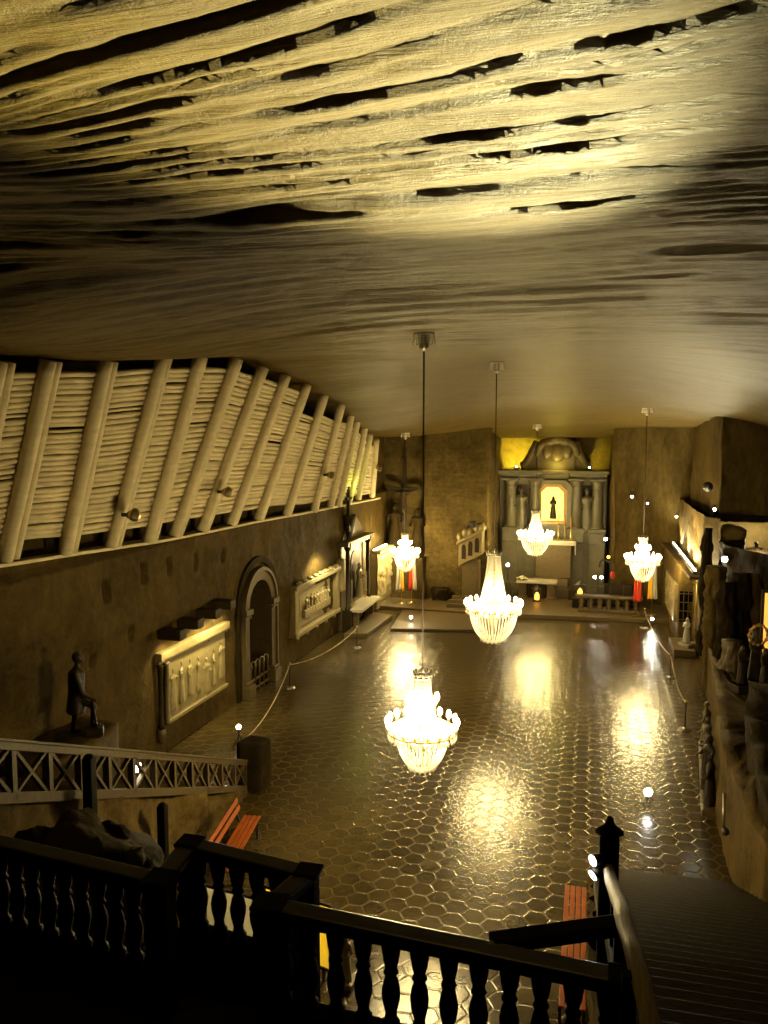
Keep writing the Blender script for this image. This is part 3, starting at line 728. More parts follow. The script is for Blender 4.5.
# raised foot with steps
for k in range(5):
    pass
for side, cols in ((-1, (511, 535)), (1, (576, 597))):
    for i, px in enumerate(cols):
        x = X(px); w = .46; outer = (i == 0) == (side < 0)
        b = MB(); zb = dz if outer else 1.6
        zp = Zp(527)
        b_ = MB(); abox(b_, x - .46, x + .46, dz, zp - .25, -.3, .55); abox(b_, x - .52, x + .52, zp - .25, zp, -.3, .62); abox(b_, x - .54, x + .54, dz, dz + .5, -.3, .64); abox(b_, x - .48, x + .48, zp - .9, zp - .8, -.3, .6); b_.build('pedestal', M_portal, ap, bevel=.03)
        c = f(Vector((x, AY - .15, 0)))
        b.lathe([(.42, zp), (.42, zp + .1), (.34, zp + .2), (.33, zp + 1.2), (.29, zK - .5), (.36, zK - .45), (.30, zK - .35), (.42, zK - .1), (.46, zK)], 18, c=c); b.box(c + Vector((0, 0, zK + .05)), (.98, .98, .12)); b.build('column', M_portal, ap)
    xa, xb = (X(497), X(543)) if side < 0 else (X(568), X(608))
    b = MB(); abox(b, xa + .3, xb - .25, zK + .08, zE - .2, -1, .4); abox(b, xa + .1, xb - .1, zE - .22, zE - .08, -1, .65); abox(b, xa, xb, zE - .08, zE + .12, -1, .85); b.build('entablature', M_portal, ap, bevel=.03)
    # niche behind the statue
    xn = X(521) if side < 0 else X(586.5)
    b = MB(); abox(b, xn - .55, xn + .55, Zp(531), Zp(485), -.4, -.30); b.build('niche', M_fig, ap)
    b = MB(); abox(b, xn - .6, xn + .6, dz, Zp(531), -.5, .35); abox(b, xn - .66, xn + .66, Zp(531) - .12, Zp(531), -.5, .42); b.build('statue_ledge', M_portal, ap, bevel=.02)
# frame around the picture
xc = X(552); z_0, z_1 = Zp(521), Zp(487)
def octa_poly(w, a, b2, c): return [(xc - w, a), (xc + w, a), (xc + w, b2 - c), (xc + w - c, b2), (xc - w + c, b2), (xc - w, b2 - c)]
def ring(name, w0, g0, w1, g1, d0, d1, m):
    o_, i_ = octa_poly(w0, z_0 - g0, z_1 + g0, .38), octa_poly(w1, z_0 - g1, z_1 + g1, .32); b = MB(); n = 6
    P_ = lambda q, d: f(Vector((q[0], AY - d, q[1])))
    vs = [P_(q, d1) for q in o_] + [P_(q, d1) for q in i_] + [P_(q, d0) for q in o_] + [P_(q, d0) for q in i_]; fs = []
    for i in range(n):
        j = (i + 1) % n; fs += [(i, j, n + j, n + i), (2 * n + i, 2 * n + j, j, i), (n + i, n + j, 3 * n + j, 3 * n + i)]
    b.add(vs, fs); b.build(name, m, ap)
hwp = (X(563) - X(541)) / 2
ring('picture_frame', hwp + .22, .18, hwp, 0, -.4, .12, M_gold)
ring('frame_surround', hwp + .52, .42, hwp + .22, .18, -.4, .30, M_portal)
b = MB(); b.prism(octa_poly(hwp, z_0, z_1, .32), lambda u, v, d: f(Vector((u, AY - d, v))), -.35, -.28); b.build('picture_panel', M_backlit, ap)
b = figure_mb(1.35, seed=3, hood=True, arms=((-.12, .3, .75), (.14, .3, .78))); o = b.build('picture_figure', M_fig, ap); fuse(o, .03); o.location = f(Vector((xc + .05, AY + .12, z_0 + .12))); o.rotation_euler.z = PI; 
b = MB(); abox(b, X(536), X(569), z_1 + .5, zE - .1, -.8, .0); abox(b, X(536), X(569), dz, z_0 - .45, -.8, .1); b.build('centre_panel', M_portal, ap, bevel=.02)
# attic
zA = Zp(445); b = MB(); abox(b, X(536), X(574), zE - .1, zA - .1, -.9, .1); abox(b, X(534), X(576), zE + .0, zE + .18, -.9, .35); b.build('attic', M_saltd, ap, bevel=.03)
b = MB(); c = f(Vector((X(556), AY - .2, zE + 1.15)))
for i in range(13):
    a = i * PI / 12; b.ball(c + Vector((1.15 * math.cos(a), 0, .75 * math.sin(a))), (.2, .18, .26))
b.ball(c, (.5, .2, .6)); b.ball(c + Vector((-.62, 0, .1)), (.25, .2, .5)); b.ball(c + Vector((.62, 0, .1)), (.25, .2, .5)); b.ball(c + Vector((0, 0, .8)), (.3, .2, .3)); o = b.build('crest', M_saltd, ap); fuse(o, .06)
for s, x0, x1 in ((-1, X(536), X(520)), (1, X(574), X(588))):
    pts = [f(Vector((x0 + (x1 - x0) * t, AY - .0, zE + .3 + 1.5 * (1 - t) ** 1.6))) for t in [i / 12 for i in range(13)]]
    b = MB(); b.tube(pts, [.24] * 10 + [.28, .3, .2], 10)
    q = [(x0, zE)] + [(x0 + (x1 - x0) * t, zE + .25 + 1.5 * (1 - t) ** 1.6) for t in [i / 12 for i in range(13)]]
    b.prism(q, lambda u, v, d: f(Vector((u, AY - d, v))), -.5, .0); b.build('scroll', M_saltd, ap)
for s, px in ((-1, 516), (1, 588)):
    x = X(px); b = MB(); b.box(f(Vector((x, AY - .3, zE + .2))), (.3, .2, .16)); b.build('uplight', M_iron, ap); b = MB(); b.tube([f(Vector((x, AY - .26, zE + .28))), f(Vector((x, AY - .22, zE + .3)))], .05, 10); b.build('uplight_lens', M_lamp, ap)
    spot(Vector((x, AY - .1, zE + .4)), Vector((x, AY + 1.3, zE + 1.2)), 1400, 110, (1, .86, .06), .08)
point(Vector((X(556), AY - .9, zE + .35)), 70, (1, .82, .1), .1)
for nm, px, lab, arms, sd in (('altar_statue', 521, 'robed grey statue in the altarpiece niche beside the block-walled corner', ((-.15, .28, .7), (.2, .25, .55)), 1), ('altar_statue', 586.5, 'robed grey statue with raised arm in the altarpiece niche above the hooked lamp stand', ((-.22, .25, .95), (.15, .28, .6)), 4)):
    x = X(px); st = statue(nm, (x, AY - .1, Zp(531) + .0), PI, lab, 'statue', M_portal, h=Zp(488) - Zp(531), vox=.05, arms=arms, seed=sd)
# high altar, its steps and candles
hz = 1.45
slab('altar_steps', [(X(536), 46.6), (X(574), 46.6), (X(574), 48.4), (X(536), 48.4)], dz, dz + .55, M_saltd, 'broad altar step directly before the altarpiece', 'step')
o = slab('altar_steps', [(X(536), 47.2), (X(570), 47.2), (X(570), 48.38), (X(536), 48.38)], dz + .55, dz + 1.05, M_saltd, 'upper altar step carrying the cloth-covered altar', 'step')
for k in range(3):
    slab('altar_step', [(X(570) + .05 + k * .42, 46.3), (X(570) + .45 + k * .42, 46.3), (X(570) + .45 + k * .42, 46.58), (X(570) + .05 + k * .42, 46.58)], dz, dz + .62 - .18 * k, M_fig, ['tallest small step block at the altar corner', 'middle small step block at the altar corner', 'lowest small step block at the altar corner'][k], 'step')
tz = at(1, 565, 541, 47.8).z
ha = empty('high_altar', (X(555), 47.8, dz + 1.05), 0, 'altar block under a white hanging cloth before the glowing picture', 'altar')
b = MB(); h = tz - dz - 1.05; b.box((0, 0, h / 2), (2.0, .7, h)); b.build('block', M_saltd, ha, bevel=.02)
b = MB(); b.box((0, 0, h + .03), (2.5, .85, .06)); b.box((1.24, -.1, h - .35), (.05, .6, .8)); b.box((0, -.43, h - .08), (2.5, .03, .25)); b.build('altar_cloth', M_linen, ha, bevel=.015)
for i, (dx, lab) in enumerate(((.25, 'tall gilt candlestick on the cloth-covered altar, nearest the picture middle'), (.62, 'tall gilt candlestick on the cloth-covered altar, between two others'), (.95, 'tall gilt candlestick on the cloth-covered altar, at its cloth-hung end'))):
    t = empty('candlestick', (X(555) + dx, 47.85, tz + .06), 0, lab, 'candlestick', 'candlesticks on the altar'); b = MB(); b.lathe([(.12, 0), (.12, .04), (.04, .1), (.06, .3), (.03, .4), (.03, .75), (.09, .8), (.09, .84)], 10); b.build('stem', M_brass, t); b = MB(); b.tube([(0, 0, .84), (0, 0, 1.45)], .035, 8); b.build('candle', M_gold, t)

# front altar table with flowers and lantern
tb = empty('stone_table', (-2.75, 46.35, dz), 0, 'long low altar table with a pale slab top in front of the altarpiece', 'table')
b = MB(); b.box((0, 0, .98), (2.25, .95, .14)); b.build('table_top', M_linen, tb, bevel=.03)
for x in (-.8, .8):
    b = MB(); b.box((x, 0, .45), (.42, .6, .9)); b.box((x, 0, .06), (.55, .75, .12)); b.build('leg', M_saltd, tb, bevel=.02)
b = MB(); b.box((0, .12, .42), (1.2, .12, .84)); b.build('back_panel', M_fig, tb)
fl = empty('flower_bouquet', (-3.55, 46.2, dz + 1.05), 0, 'low bunch of cream flowers lying on the end of the front altar table', 'flowers'); b = MB(); c = MB(); rnd = random.Random(2)
for i in range(26):
    a = rnd.uniform(0, 2 * PI); r = rnd.uniform(0, .24); b.ball((r * math.cos(a) * 1.3, r * math.sin(a), .1 + .12 * (1 - r / .24)), .05, 6, 4)
    c.tube([(r * math.cos(a) * .4, r * math.sin(a) * .4, 0), (r * 1.5 * math.cos(a + .4), 1.2 * r * math.sin(a + .4), .12)], [.02, .004], 5)
b.build('blossoms', M_pet, fl); c.build('leaves', M_leaf, fl)
def lantern(p, label):
    t = empty('candle_lantern', p, 0, label, 'lantern', 'orange candle lanterns at the altar'); b = MB(); b.box((0, 0, .05), (.4, .4, .1)); b.build('base', M_iron, t, bevel=.01)
    for x in (-.17, .17):
        for y in (-.17, .17): b = MB(); b.box((x, y, .38), (.035, .035, .6)); b.build('corner_post', M_iron, t)
    b = MB(); b.lathe([(.30, .68), (.28, .72), (.1, .86), (.04, .92)], 4); b.build('roof', M_iron, t)
    b = MB(); b.lathe([(.11, .1), (.12, .14), (.12, .34), (.085, .44), (.03, .5), (.005, .52)], 12); b.build('candle', M_candle, t); point(Vector(p) + Vector((0, -.35, .4)), 4, (1, .45, .06), .1)
pl = at(1, 537, 594, 45.5); lantern((pl.x, 45.5, dz), 'orange glowing candle lantern on the dais in front of the long altar table')
pl = at(1, 580, 594, 44.6); lantern((pl.x, 44.6, dz + .5), 'orange glowing candle lantern beside the end of the low stone railing')
slab('lantern_plinth', [(pl.x - .4, 44.25), (pl.x + .4, 44.25), (pl.x + .4, 44.95), (pl.x - .4, 44.95)], dz, dz + .5, M_fig, 'dark plinth under the lantern at the low railing', 'plinth')
# low communion railing
rl = empty('stone_railing', (1.15, 43.55, dz), 0, 'low dark stone railing with square openings at the edge of the dais', 'railing')
b = MB(); b.box((0, 0, .80), (3.4, .5, .14)); b.build('top_slab', M_saltd, rl, bevel=.03)
b = MB(); b.box((0, 0, .08), (3.1, .42, .16)); b.build('base', M_saltd, rl, bevel=.02)
for i in range(7):
    b = MB(); b.lathe([(.14, .16), (.14, .24), (.09, .34), (.15, .5), (.09, .64), (.14, .73)], 10, c=(-1.38 + i * .46, 0, 0)); b.build('baluster', M_saltd, rl)
# seat block behind the railing
slab('stone_bench', [(.2, 45.0), (2.6, 45.0), (2.6, 45.7), (.2, 45.7)], dz, dz + .55, M_fig, 'dark stone bench behind the low railing', 'bench')
slab('stone_bench', [(.95, 45.75), (2.6, 45.75), (2.6, 46.1), (.95, 46.1)], dz, dz + 1.1, M_fig, 'tall dark stone back-block against the wall behind the bench', 'block')
# hooked lamp stand
hx = at(1, 611, 560, 44.6)
t = empty('lamp_stand', (hx.x, 44.6, dz), 0, 'hooked black iron stand with a red lamp behind the low railing', 'lamp stand'); b = MB(); top = hx.z - dz
pts = [Vector((0, 0, 0)), Vector((0, 0, top - .4))] + [Vector((-.3 + .3 * math.cos(a), 0, top - .3 + .3 * math.sin(a))) for a in [i * PI / 8 for i in range(0, 10)]]
b.tube(pts, .045, 8); b.lathe([(.28, 0), (.25, .06), (.05, .1)], 12); b.build('pole', M_iron, t); b = MB(); b.lathe([(.02, -.25), (.1, -.2), (.13, 0), (.08, .12)], 12, c=(.1, -.05, top - .75)); b.build('red_lamp', M_cr, t)
# small wall lamps beside the altarpiece
for px, py, m, lab in ((605.5, 539, M_lamp, 'small white lamp on the rock beside the altarpiece, upper of two'), (608.5, 557, M_candle, 'small orange lamp on the rock beside the altarpiece, lower of two')):
    p = at(1, px, py, 46.6); p.x = max(p.x, .9); t = empty('wall_lamp', p, 0, lab, 'lamp', 'pair of small lamps beside the altarpiece'); b = MB(); b.ball((0, 0, 0), .09); b.build('globe', m, t); b = MB(); b.tube([(0, 0, 0), (.3, .1, .05), (.5, .2, .1)], .03, 6); b.build('bracket', M_iron, t)
# twin floodlight on the dais
def floodlight(p, label, tgt=None, heads=1, m=None, power=0, h=.35, size=.075, spread=.2, ang=70, group='small floodlights on the floor'):
    p = Vector(p); tg = Vector(tgt) if tgt is not None else p + Vector((0, -5, 2)); d = (tg - (p + Vector((0, 0, h)))).normalized()
    t = empty('floodlight', p, 0, label, 'floodlight', group); b = MB()
    for a in range(3): b.tube([(0, 0, h * .7), (.22 * math.cos(a * 2.1), .22 * math.sin(a * 2.1), .01)], .02, 6)
    b.tube([(0, 0, h * .6), (0, 0, h)], .025, 6); b.build('tripod', M_iron, t); s = d.cross(Vector((0, 0, 1))).normalized()
    for k in range(heads):
        c = Vector((0, 0, h)) + s * (spread * (k - (heads - 1) / 2)); b = MB(); b.tube([c - d * .18, c - d * .05, c + d * .06], [size * .5, size, size * 1.05], 12); b.build('housing', M_iron, t); b = MB(); b.tube([c + d * .061, c + d * .075], size * .95, 12); b.build('lens', m or M_lamp, t)
    if power: spot(p + Vector((0, 0, h)) + d * .12, tg, power, ang, (1, .92, .72), .05)
    return t
p = at(1, 598, 577, 46.0); floodlight((p.x, 46.0, dz), 'twin floodlight on the dais at the foot of the altarpiece column', (p.x, 40, 1.5), 2, h=max(.3, p.z - dz), spread=.36, size=.085)
p = at(1, 508, 565, 47.5); floodlight((p.x, 47.5, dz), 'single small floodlight on the dais behind the bell shaped chandelier', (p.x, 40, 4), 1, h=max(.3, p.z - dz), size=.1)

# pulpit
pp = at(1, 471, 578, 44.2); pu = empty('pulpit', (pp.x, 44.15, dz), -.0, 'carved pale pulpit with three arched openings on the corner of the block wall', 'pulpit')
zz = lambda py: at(1, 469, py, 44.2).z - dz
b = MB(); b.box((0, .25, zz(560) / 2), (.9, .9, zz(560))); b.build('stem', M_saltd, pu, bevel=.05)
b = MB(); z_a, z_b = zz(560), zz(538); b.prism([(-.65, z_a - .3), (.65, z_a + .4), (.65, z_b + .4), (-.65, z_b - .3)], lambda u, v, d: Vector((u, d, v)), -.35, .7); b.build('body', M_salt, pu, bevel=.03)
for i in range(3):
    x = -.36 + i * .36; b = MB(); zb = z_a + .30 + .538 * x; pl_ = [(x - .12, zb), (x + .12, zb), (x + .12, zb + .65), (x + .06, zb + .8), (x - .06, zb + .8), (x - .12, zb + .65)]; b.prism(pl_, lambda u, v, d: Vector((u, d, v)), -.37, -.2); b.build('arch_shade_slab', M_fig, pu)  # solid slabs, coloured dark for the shade inside the arches
b = MB(); b.prism([(-.75, z_b - .36), (.75, z_b + .45), (.75, z_b + .65), (-.75, z_b - .16)], lambda u, v, d: Vector((u, d, v)), -.5, .8); b.build('cornice', M_salt, pu, bevel=.03)
b = MB()
for i in range(5): b.ball((-.6 + i * .3, -.1, z_b + .05 + i * .15 + (.12 if i % 2 else 0)), (.2, .25, .28))
o = b.build('carved_top', M_salt, pu); fuse(o, .05)
for k in range(3):
    slab('pulpit_step', [(pp.x - .9 - .1 * k, 43.1 + .0 - .25 * k), (pp.x + .6, 43.1 - .25 * k), (pp.x + .6, 43.34 - .25 * k), (pp.x - .9 - .1 * k, 43.34 - .25 * k)], dz, dz + .55 - .17 * k, M_saltd, ['highest stone step below the pulpit', 'middle stone step below the pulpit', 'lowest stone step below the pulpit'][k], 'step')

# crucifix and mourners on the far wall
cz = at(1, 404, 489, 45.2)
cr = empty('crucifix', (cz.x, 45.25, 3.6), 0, 'large dark crucifix on the far wall beside the block masonry', 'crucifix'); zc0 = cz.z - 3.6
b = MB(); b.box((0, 0, 1.6 + zc0 / 2 - .6), (.22, .16, zc0 + 1.6)); b.build('upright', M_fig, cr, bevel=.02); b = MB(); b.box((0, -.02, zc0), (2.0, .16, .22)); b.build('crossbar', M_fig, cr, bevel=.02)
b = figure_mb(1.7, robe=False, arms=((-.8, .05, 1.12), (.8, .05, 1.12)), legs=[((-.07, 0, .85), (-.06, .08, .47), (-.03, 0, .06)), ((.07, 0, .85), (.06, .08, .47), (.03, 0, .06))]); o = b.build('figure', M_fig, cr); fuse(o, .04); o.location = (0, -.18, zc0 - 1.5); o.rotation_euler.z = PI
for px, py, h, lab in ((395, 548, 2.6, 'dark mourning figure below the crucifix, away from the block wall'), (418, 552, 2.5, 'dark mourning figure below the crucifix, next to the block wall')):
    p = at(1, px, py, 44.9); statue('mourner_statue', (p.x, 44.8, p.z), PI, lab, 'statue', M_dark, h=h, vox=.05, hood=True, seed=px)
o = rock_block('crucifix_ledge', [(-11.0, 44.5), (-8.9, 44.3), (-8.9, 45.4), (-11.0, 45.8)], dz, lambda x, y: 2.85 - .25 * abs(x + 10), M_rockL, res=.14, amp=.18, seed=9); tag(o, 'rock ledge below the crucifix and its mourning figures', 'rock')
# flags
def flag(p, cols, label, hgt, rz=0, tilt=.05):
    t = empty('flag', p, rz, label, 'flag'); b = MB(); b.lathe([(.25, 0), (.22, .05), (.04, .08)], 12); b.tube([(0, 0, .05), (0, 0, hgt)], .025, 8); b.ball((0, 0, hgt + .05), .06); b.build('pole', M_brass, t)
    for k, (x0, x1, m) in enumerate(cols):
        n = 9; v = 14
        def fn(i, j):
            u = i / (n - 1); w = j / (v - 1); x = x0 + (x1 - x0) * u; return (x * (.75 + .25 * w), -.08 - .07 * math.sin(u * 9 + k * 2 + w), hgt - .1 - (hgt * .66) * w - .10 * abs(x))
        g = grid_mesh(n, v, fn); o = g.build('cloth', m, t); s = o.modifiers.new('s', 'SOLIDIFY'); s.thickness = .02
p = at(1, 404, 602, 43.2); flag((p.x - .15, 43.2, dz), ((-.30, -.02, M_cw), (-.02, .14, M_cy)), 'white and yellow flag hanging on a pole below the chandelier at the crucifix', 2.3)
flag((p.x + .38, 43.4, dz), ((-.14, .10, M_cr), (.10, .30, M_cw)), 'red and white flag hanging on a pole below the chandelier at the crucifix', 2.5)
p = at(1, 637, 605, 43.0); flag((p.x, 43.1, dz), ((-.2, .22, M_cr),), 'plain red flag hanging on a pole below the chandelier at the low railing', 2.5)
flag((p.x + .75, 43.3, dz), ((-.24, .0, M_cy), (.0, .24, M_cw)), 'yellow and white flag hanging on a pole below the chandelier at the low railing', 2.9)
slab('dark_cabinet', [(p.x - .62, 44.2), (p.x - .2, 44.2), (p.x - .2, 44.7), (p.x - .62, 44.7)], dz, dz + 1.3, M_fig, 'narrow dark upright cabinet beside the red flag', 'cabinet')

# ------------------------------------------------------------------ right-hand rock, ramp block and grotto
rock_sheet('wall_right_upper', [(9.2, 36.6), (8.8, 30), (8.0, 20), (7.2, 8)], 3.0, 11.8, .16, .3, .5, M_rockR, seed=31, vert=True)
# low block with the strip light on its ledge
RB = [(4.05, 46.0), (4.05, 41.0), (4.12, 38.8), (5.1, 38.6), (5.1, 46.0)]
def rtop(x, y): return 3.55 + .0 * y
o = rock_block('wall_right_ledge', RB, 0, rtop, M_stair, res=.16, amp=.10, freq=.9, kind='structure', seed=3)
b = MB(); b.box((4.33, 40.6, 3.62), (.66, 11.0, .14), m=Matrix.Rotation(.02, 3, 'Z')); o = b.build('trim_2', M_stair, bevel=.03); o['kind'] = 'structure'
sl = empty('strip_lamp', (4.50, 40.6, 3.74), .0, 'long strip light lying on the rock ledge at the far corner beyond the low railing', 'lamp')
b = MB(); b.box((-.1, 0, 0), (.16, 9.6, .10)); b.build('housing', M_iron, sl); b = MB(); b.box((-.06, 0, .065), (.07, 9.4, .03)); b.build('light_strip', M_strip, sl)
for y, e in ((44.5, 900), (41.5, 1200), (38.5, 900), (36.2, 600)): spot((4.38, y, 3.85), (4.8, y - .2, 5.0), e, 150, (1, .88, .52), .2)
# relief on the block
r4 = empty('carved_relief', (4.06, 41.3, .8), .0, 'narrow carved relief with a bright edge low on the ledge block behind the railing', 'relief')
def fn(i, j):
    y = 37.4 + 4.2 * i / 36 - 39.4; z = .2 + 1.5 * j / 20; bx = -.02 - .2 * abs(fbm((y * 1.9, z * 1.9, 8), 4)); return (bx, y, z)
grid_mesh(37, 21, fn).build('carved_panel', M_salt, r4)
b = MB()
for a, c in (((0, -2.1, .12), (-.0, 2.2, .12)), ((0, -2.1, 1.75), (0, 2.2, 1.75)), ((0, -2.1, .1), (0, -2.1, 1.8)), ((0, 2.2, .1), (0, 2.2, 1.8))): b.bar(Vector(a), Vector(c), .22, .12)
b.build('frame', M_salt, r4, bevel=.02)
# staff, white statuette on its plinth
p = at(1, 697, 636, 37.6)
t = empty('processional_staff', (p.x - .1, 37.4, .3), 0, 'tall thin gilt staff standing behind the small white statuette', 'staff'); b = MB(); b.tube([(0, 0, 0), (0, 0, 3.3)], .04, 8); b.build('pole', M_brass, t); b = MB(); b.box((0, 0, 2.75), (.36, .05, .07)); b.ball((0, 0, 3.35), .1); b.lathe([(.3, 0), (.28, .06), (.05, .12)], 10); b.build('crossbar', M_brass, t)
P0_ = [at(2, *q, .32) for q in ((672, 650), (702, 652), (702, 640), (676, 637))]
slab('statuette_plinth', [(3.7, 36.1), (4.6, 36.1), (4.6, 38.4), (3.7, 38.4)], 0, .32, M_saltd, 'low square brown plinth by the rock carrying the small white statuette', 'plinth')
p = at(1, 689, 636, 36.9); statue('white_statuette', (min(4.3, p.x), 36.9, .32), PI * .8, 'small white robed statuette on the low brown plinth', 'statue', M_cw, h=1.1, vox=.025, hood=True, plinth=(.5, .14), arms=((-.12, .3, .7), (.12, .3, .72)))

gt = empty('iron_grating', (4.42, 38.62, 1.0), 0, 'small dark iron grating on the end face of the ledge block behind the gilt staff', 'grating'); b = MB(); b.box((0, .06, .7), (.62, .04, 1.4)); b.build('opening', M_void, gt); b = MB()  # opening behind the bars is a sheet coloured dark as shade
for i in range(4): b.box((-.3 + i * .2, 0, .7), (.03, .04, 1.4)); b.box((0, 0, .1 + i * .4), (.62, .03, .03))
b.build('bars', M_saltd, gt)
# recess on the near side of the corner: back rock with a lit alcove, over a grotto
rock_sheet('wall_right_alcove', [(5.1, 36.2), (5.6, 38.3), (10.0, 38.3)], 3.6, 6.3, .1, .15, .8, M_stair)
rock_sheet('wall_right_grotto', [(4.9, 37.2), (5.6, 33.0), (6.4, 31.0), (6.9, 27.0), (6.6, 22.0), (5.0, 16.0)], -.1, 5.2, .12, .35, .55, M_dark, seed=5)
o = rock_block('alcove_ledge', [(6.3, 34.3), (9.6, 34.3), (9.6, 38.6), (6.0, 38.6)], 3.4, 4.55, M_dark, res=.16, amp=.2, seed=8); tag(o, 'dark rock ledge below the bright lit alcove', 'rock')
o = rock_block('hanging_rock', [(5.35, 35.0), (6.1, 34.9), (6.2, 36.2), (5.4, 36.3)], 3.6, lambda x, y: 5.75 - .2 * abs(x - 5.8), M_stair, res=.14, amp=.28, freq=.8, seed=12); tag(o, 'brown rock mass hanging beside the bright lit alcove', 'rock')
pl = at(1, 757, 556, 36.6); point((pl.x, 36.9, 5.1), 420, (1, .9, .62), .12); floodlight((pl.x - .1, 36.3, 4.72), 'small floodlight standing in the bright rock alcove', (pl.x + .3, 39, 6), 1, h=.25, size=.09)
o = rock_block('overhang', [(5.35, 36.05), (9.8, 35.9), (9.8, 38.6), (5.35, 38.6)], 5.9, 6.2, M_dark, res=.12, amp=.10, seed=2, kind='structure'); o.name = 'trim_3'
def pillar(px0, py0, px1, py1, Y, r0, r1, m, label, seed, lumps=.55):
    a = at(1, px1, py1, Y); c = at(1, px0, py0, Y); H = c.z - a.z; n = 30; k = 46; mb = MB(); vs = []
    for j in range(k + 1):
        tt = j / k; r = r0 + (r1 - r0) * tt
        for i in range(n):
            an = 2 * PI * i / n; q = Vector((math.cos(an) * 1.2 + seed * 3, math.sin(an) * 1.2, tt * H * .9)); rr = r * (1 + lumps * fbm(q, 4) + .30 * fbm(q * 2.7 + Vector((7, 0, 0)), 3)) * (1 - .25 * tt ** 6); vs.append((rr * math.cos(an) + (c.x - a.x) * tt + .25 * r * noise.noise(Vector((seed, 0, tt * 4))), rr * math.sin(an) * .8, tt * H))
    fs = [(j * n + i, j * n + (i + 1) % n, (j + 1) * n + (i + 1) % n, (j + 1) * n + i) for j in range(k) for i in range(n)]; fs += [tuple(range(n - 1, -1, -1)), tuple(k * n + i for i in range(n))]
    mb.add(vs, fs, True); o = mb.build('rock_pillar', m); o.location = a; tag(o, label, 'rock', 'jagged rock pillars of the grotto'); return o
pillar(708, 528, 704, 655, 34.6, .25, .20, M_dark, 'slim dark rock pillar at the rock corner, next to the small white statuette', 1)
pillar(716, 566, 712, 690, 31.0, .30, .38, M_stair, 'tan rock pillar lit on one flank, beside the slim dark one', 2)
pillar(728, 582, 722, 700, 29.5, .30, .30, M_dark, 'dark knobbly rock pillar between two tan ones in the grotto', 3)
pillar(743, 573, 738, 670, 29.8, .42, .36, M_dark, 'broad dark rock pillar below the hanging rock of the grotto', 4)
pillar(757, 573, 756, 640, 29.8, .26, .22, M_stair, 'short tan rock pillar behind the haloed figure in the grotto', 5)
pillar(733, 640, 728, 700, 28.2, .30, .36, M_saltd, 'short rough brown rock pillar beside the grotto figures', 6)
# near low wall with its dark carved figures
LW = [(3.2, 15.0), (3.15, 17.0), (3.2, 20.0), (3.55, 23.0), (4.05, 27.0), (4.35, 31.0), (6.6, 31.0), (6.6, 14.8), (4.2, 14.4)]
def lwt(x, y): return 1.75 + .45 * max(0, min(1, (27 - y) / 8)) + .25 * noise.noise(Vector((x * .8, y * .6, 3)))
rock_block('wall_right_near', LW, 0, lwt, M_stair, res=.12, amp=.16, freq=1.0, kind='structure', seed=6)
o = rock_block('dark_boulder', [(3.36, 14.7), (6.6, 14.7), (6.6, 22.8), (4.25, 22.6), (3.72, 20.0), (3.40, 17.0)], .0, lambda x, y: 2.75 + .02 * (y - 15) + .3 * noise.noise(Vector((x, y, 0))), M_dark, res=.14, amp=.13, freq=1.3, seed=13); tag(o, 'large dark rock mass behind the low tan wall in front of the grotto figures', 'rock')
rel = empty('carved_figure_group', (3.45, 23.6, .5), 0, 'dark carved figures standing out from the low rock wall beside the floor', 'relief')
for i, (yy, x, h) in enumerate(((20.6, 3.12, 1.35), (21.5, 3.2, 1.5), (22.4, 3.3, 1.45), (23.5, 3.42, 1.3), (24.6, 3.55, 1.4))):
    b = figure_mb(h, seed=i + 2, arms=((-.24, .25, .5 + .1 * (i % 3)), (.24, .28, .65))); o = b.build('figure', M_fig if i < 3 else M_saltd, rel); fuse(o, .04); o.location = Vector((x - .05, yy, .35)) - rel.location; o.rotation_euler.z = PI / 2 + (.4 if i % 2 else -.3)
b = MB(); b.bar(Vector((3.08, 20.2, .35)) - rel.location, Vector((3.6, 25.0, .35)) - rel.location, .5, .18); b.build('base_ledge', M_saltd, rel, bevel=.04)
b = MB(); b.tube([Vector((3.1, 19.0, 1.7)) - rel.location, Vector((3.15, 18.6, 1.0)) - rel.location], .05, 8); 
sb = empty('metal_bracket', (3.12, 18.6, 0), 0, 'thin pale metal bracket on the face of the low rock wall by the stair foot', 'bracket'); b = MB(); b.tube([(0, .35, 1.45), (-.03, .0, .75)], .03, 8); b.build('rod', M_metal, sb); b = MB(); b.ball((0, 0, .72), (.09, .12, .09)); b.build('clamp', M_iron, sb)
point((3.0, 22.2, 2.15), 5, (.85, 1, .8), .05)
# grotto figures
for px, py, Y, h, lab, halo, m in ((754, 690, 26.0, 1.5, 'dark haloed figure in the grotto in front of the orange glow', True, M_fig), (741, 695, 25.6, 1.15, 'smaller dark robed figure in the grotto beside the haloed one', False, M_fig), (764, 700, 25.2, 1.2, 'dark crouched figure in the grotto nearest the orange panel', False, M_fig)):
    a = at(1, px, py, Y); st = statue('grotto_statue', (a.x, Y, a.z), PI + .4, lab, 'statue', m, h=h, vox=.04, hood=True, plinth=(.5, .35), arms=((-.15, .28, .65), (.15, .28, .6)))
    if halo:
        b = MB(); R = .3; b.tube([(R * math.cos(i * PI / 12), .1, R * math.sin(i * PI / 12) + h * .95 + .3) for i in range(25)], .035, 6, caps=False)
        for i in range(12): b.ball((R * math.cos(i * PI / 6), .1, R * math.sin(i * PI / 6) + h * .95 + .3), .06, 6, 4)
        b.build('halo', M_brass, st)
        point((a.x + .05, Y - .6, a.z + 1.9), 5, (1, .7, .25), .05)
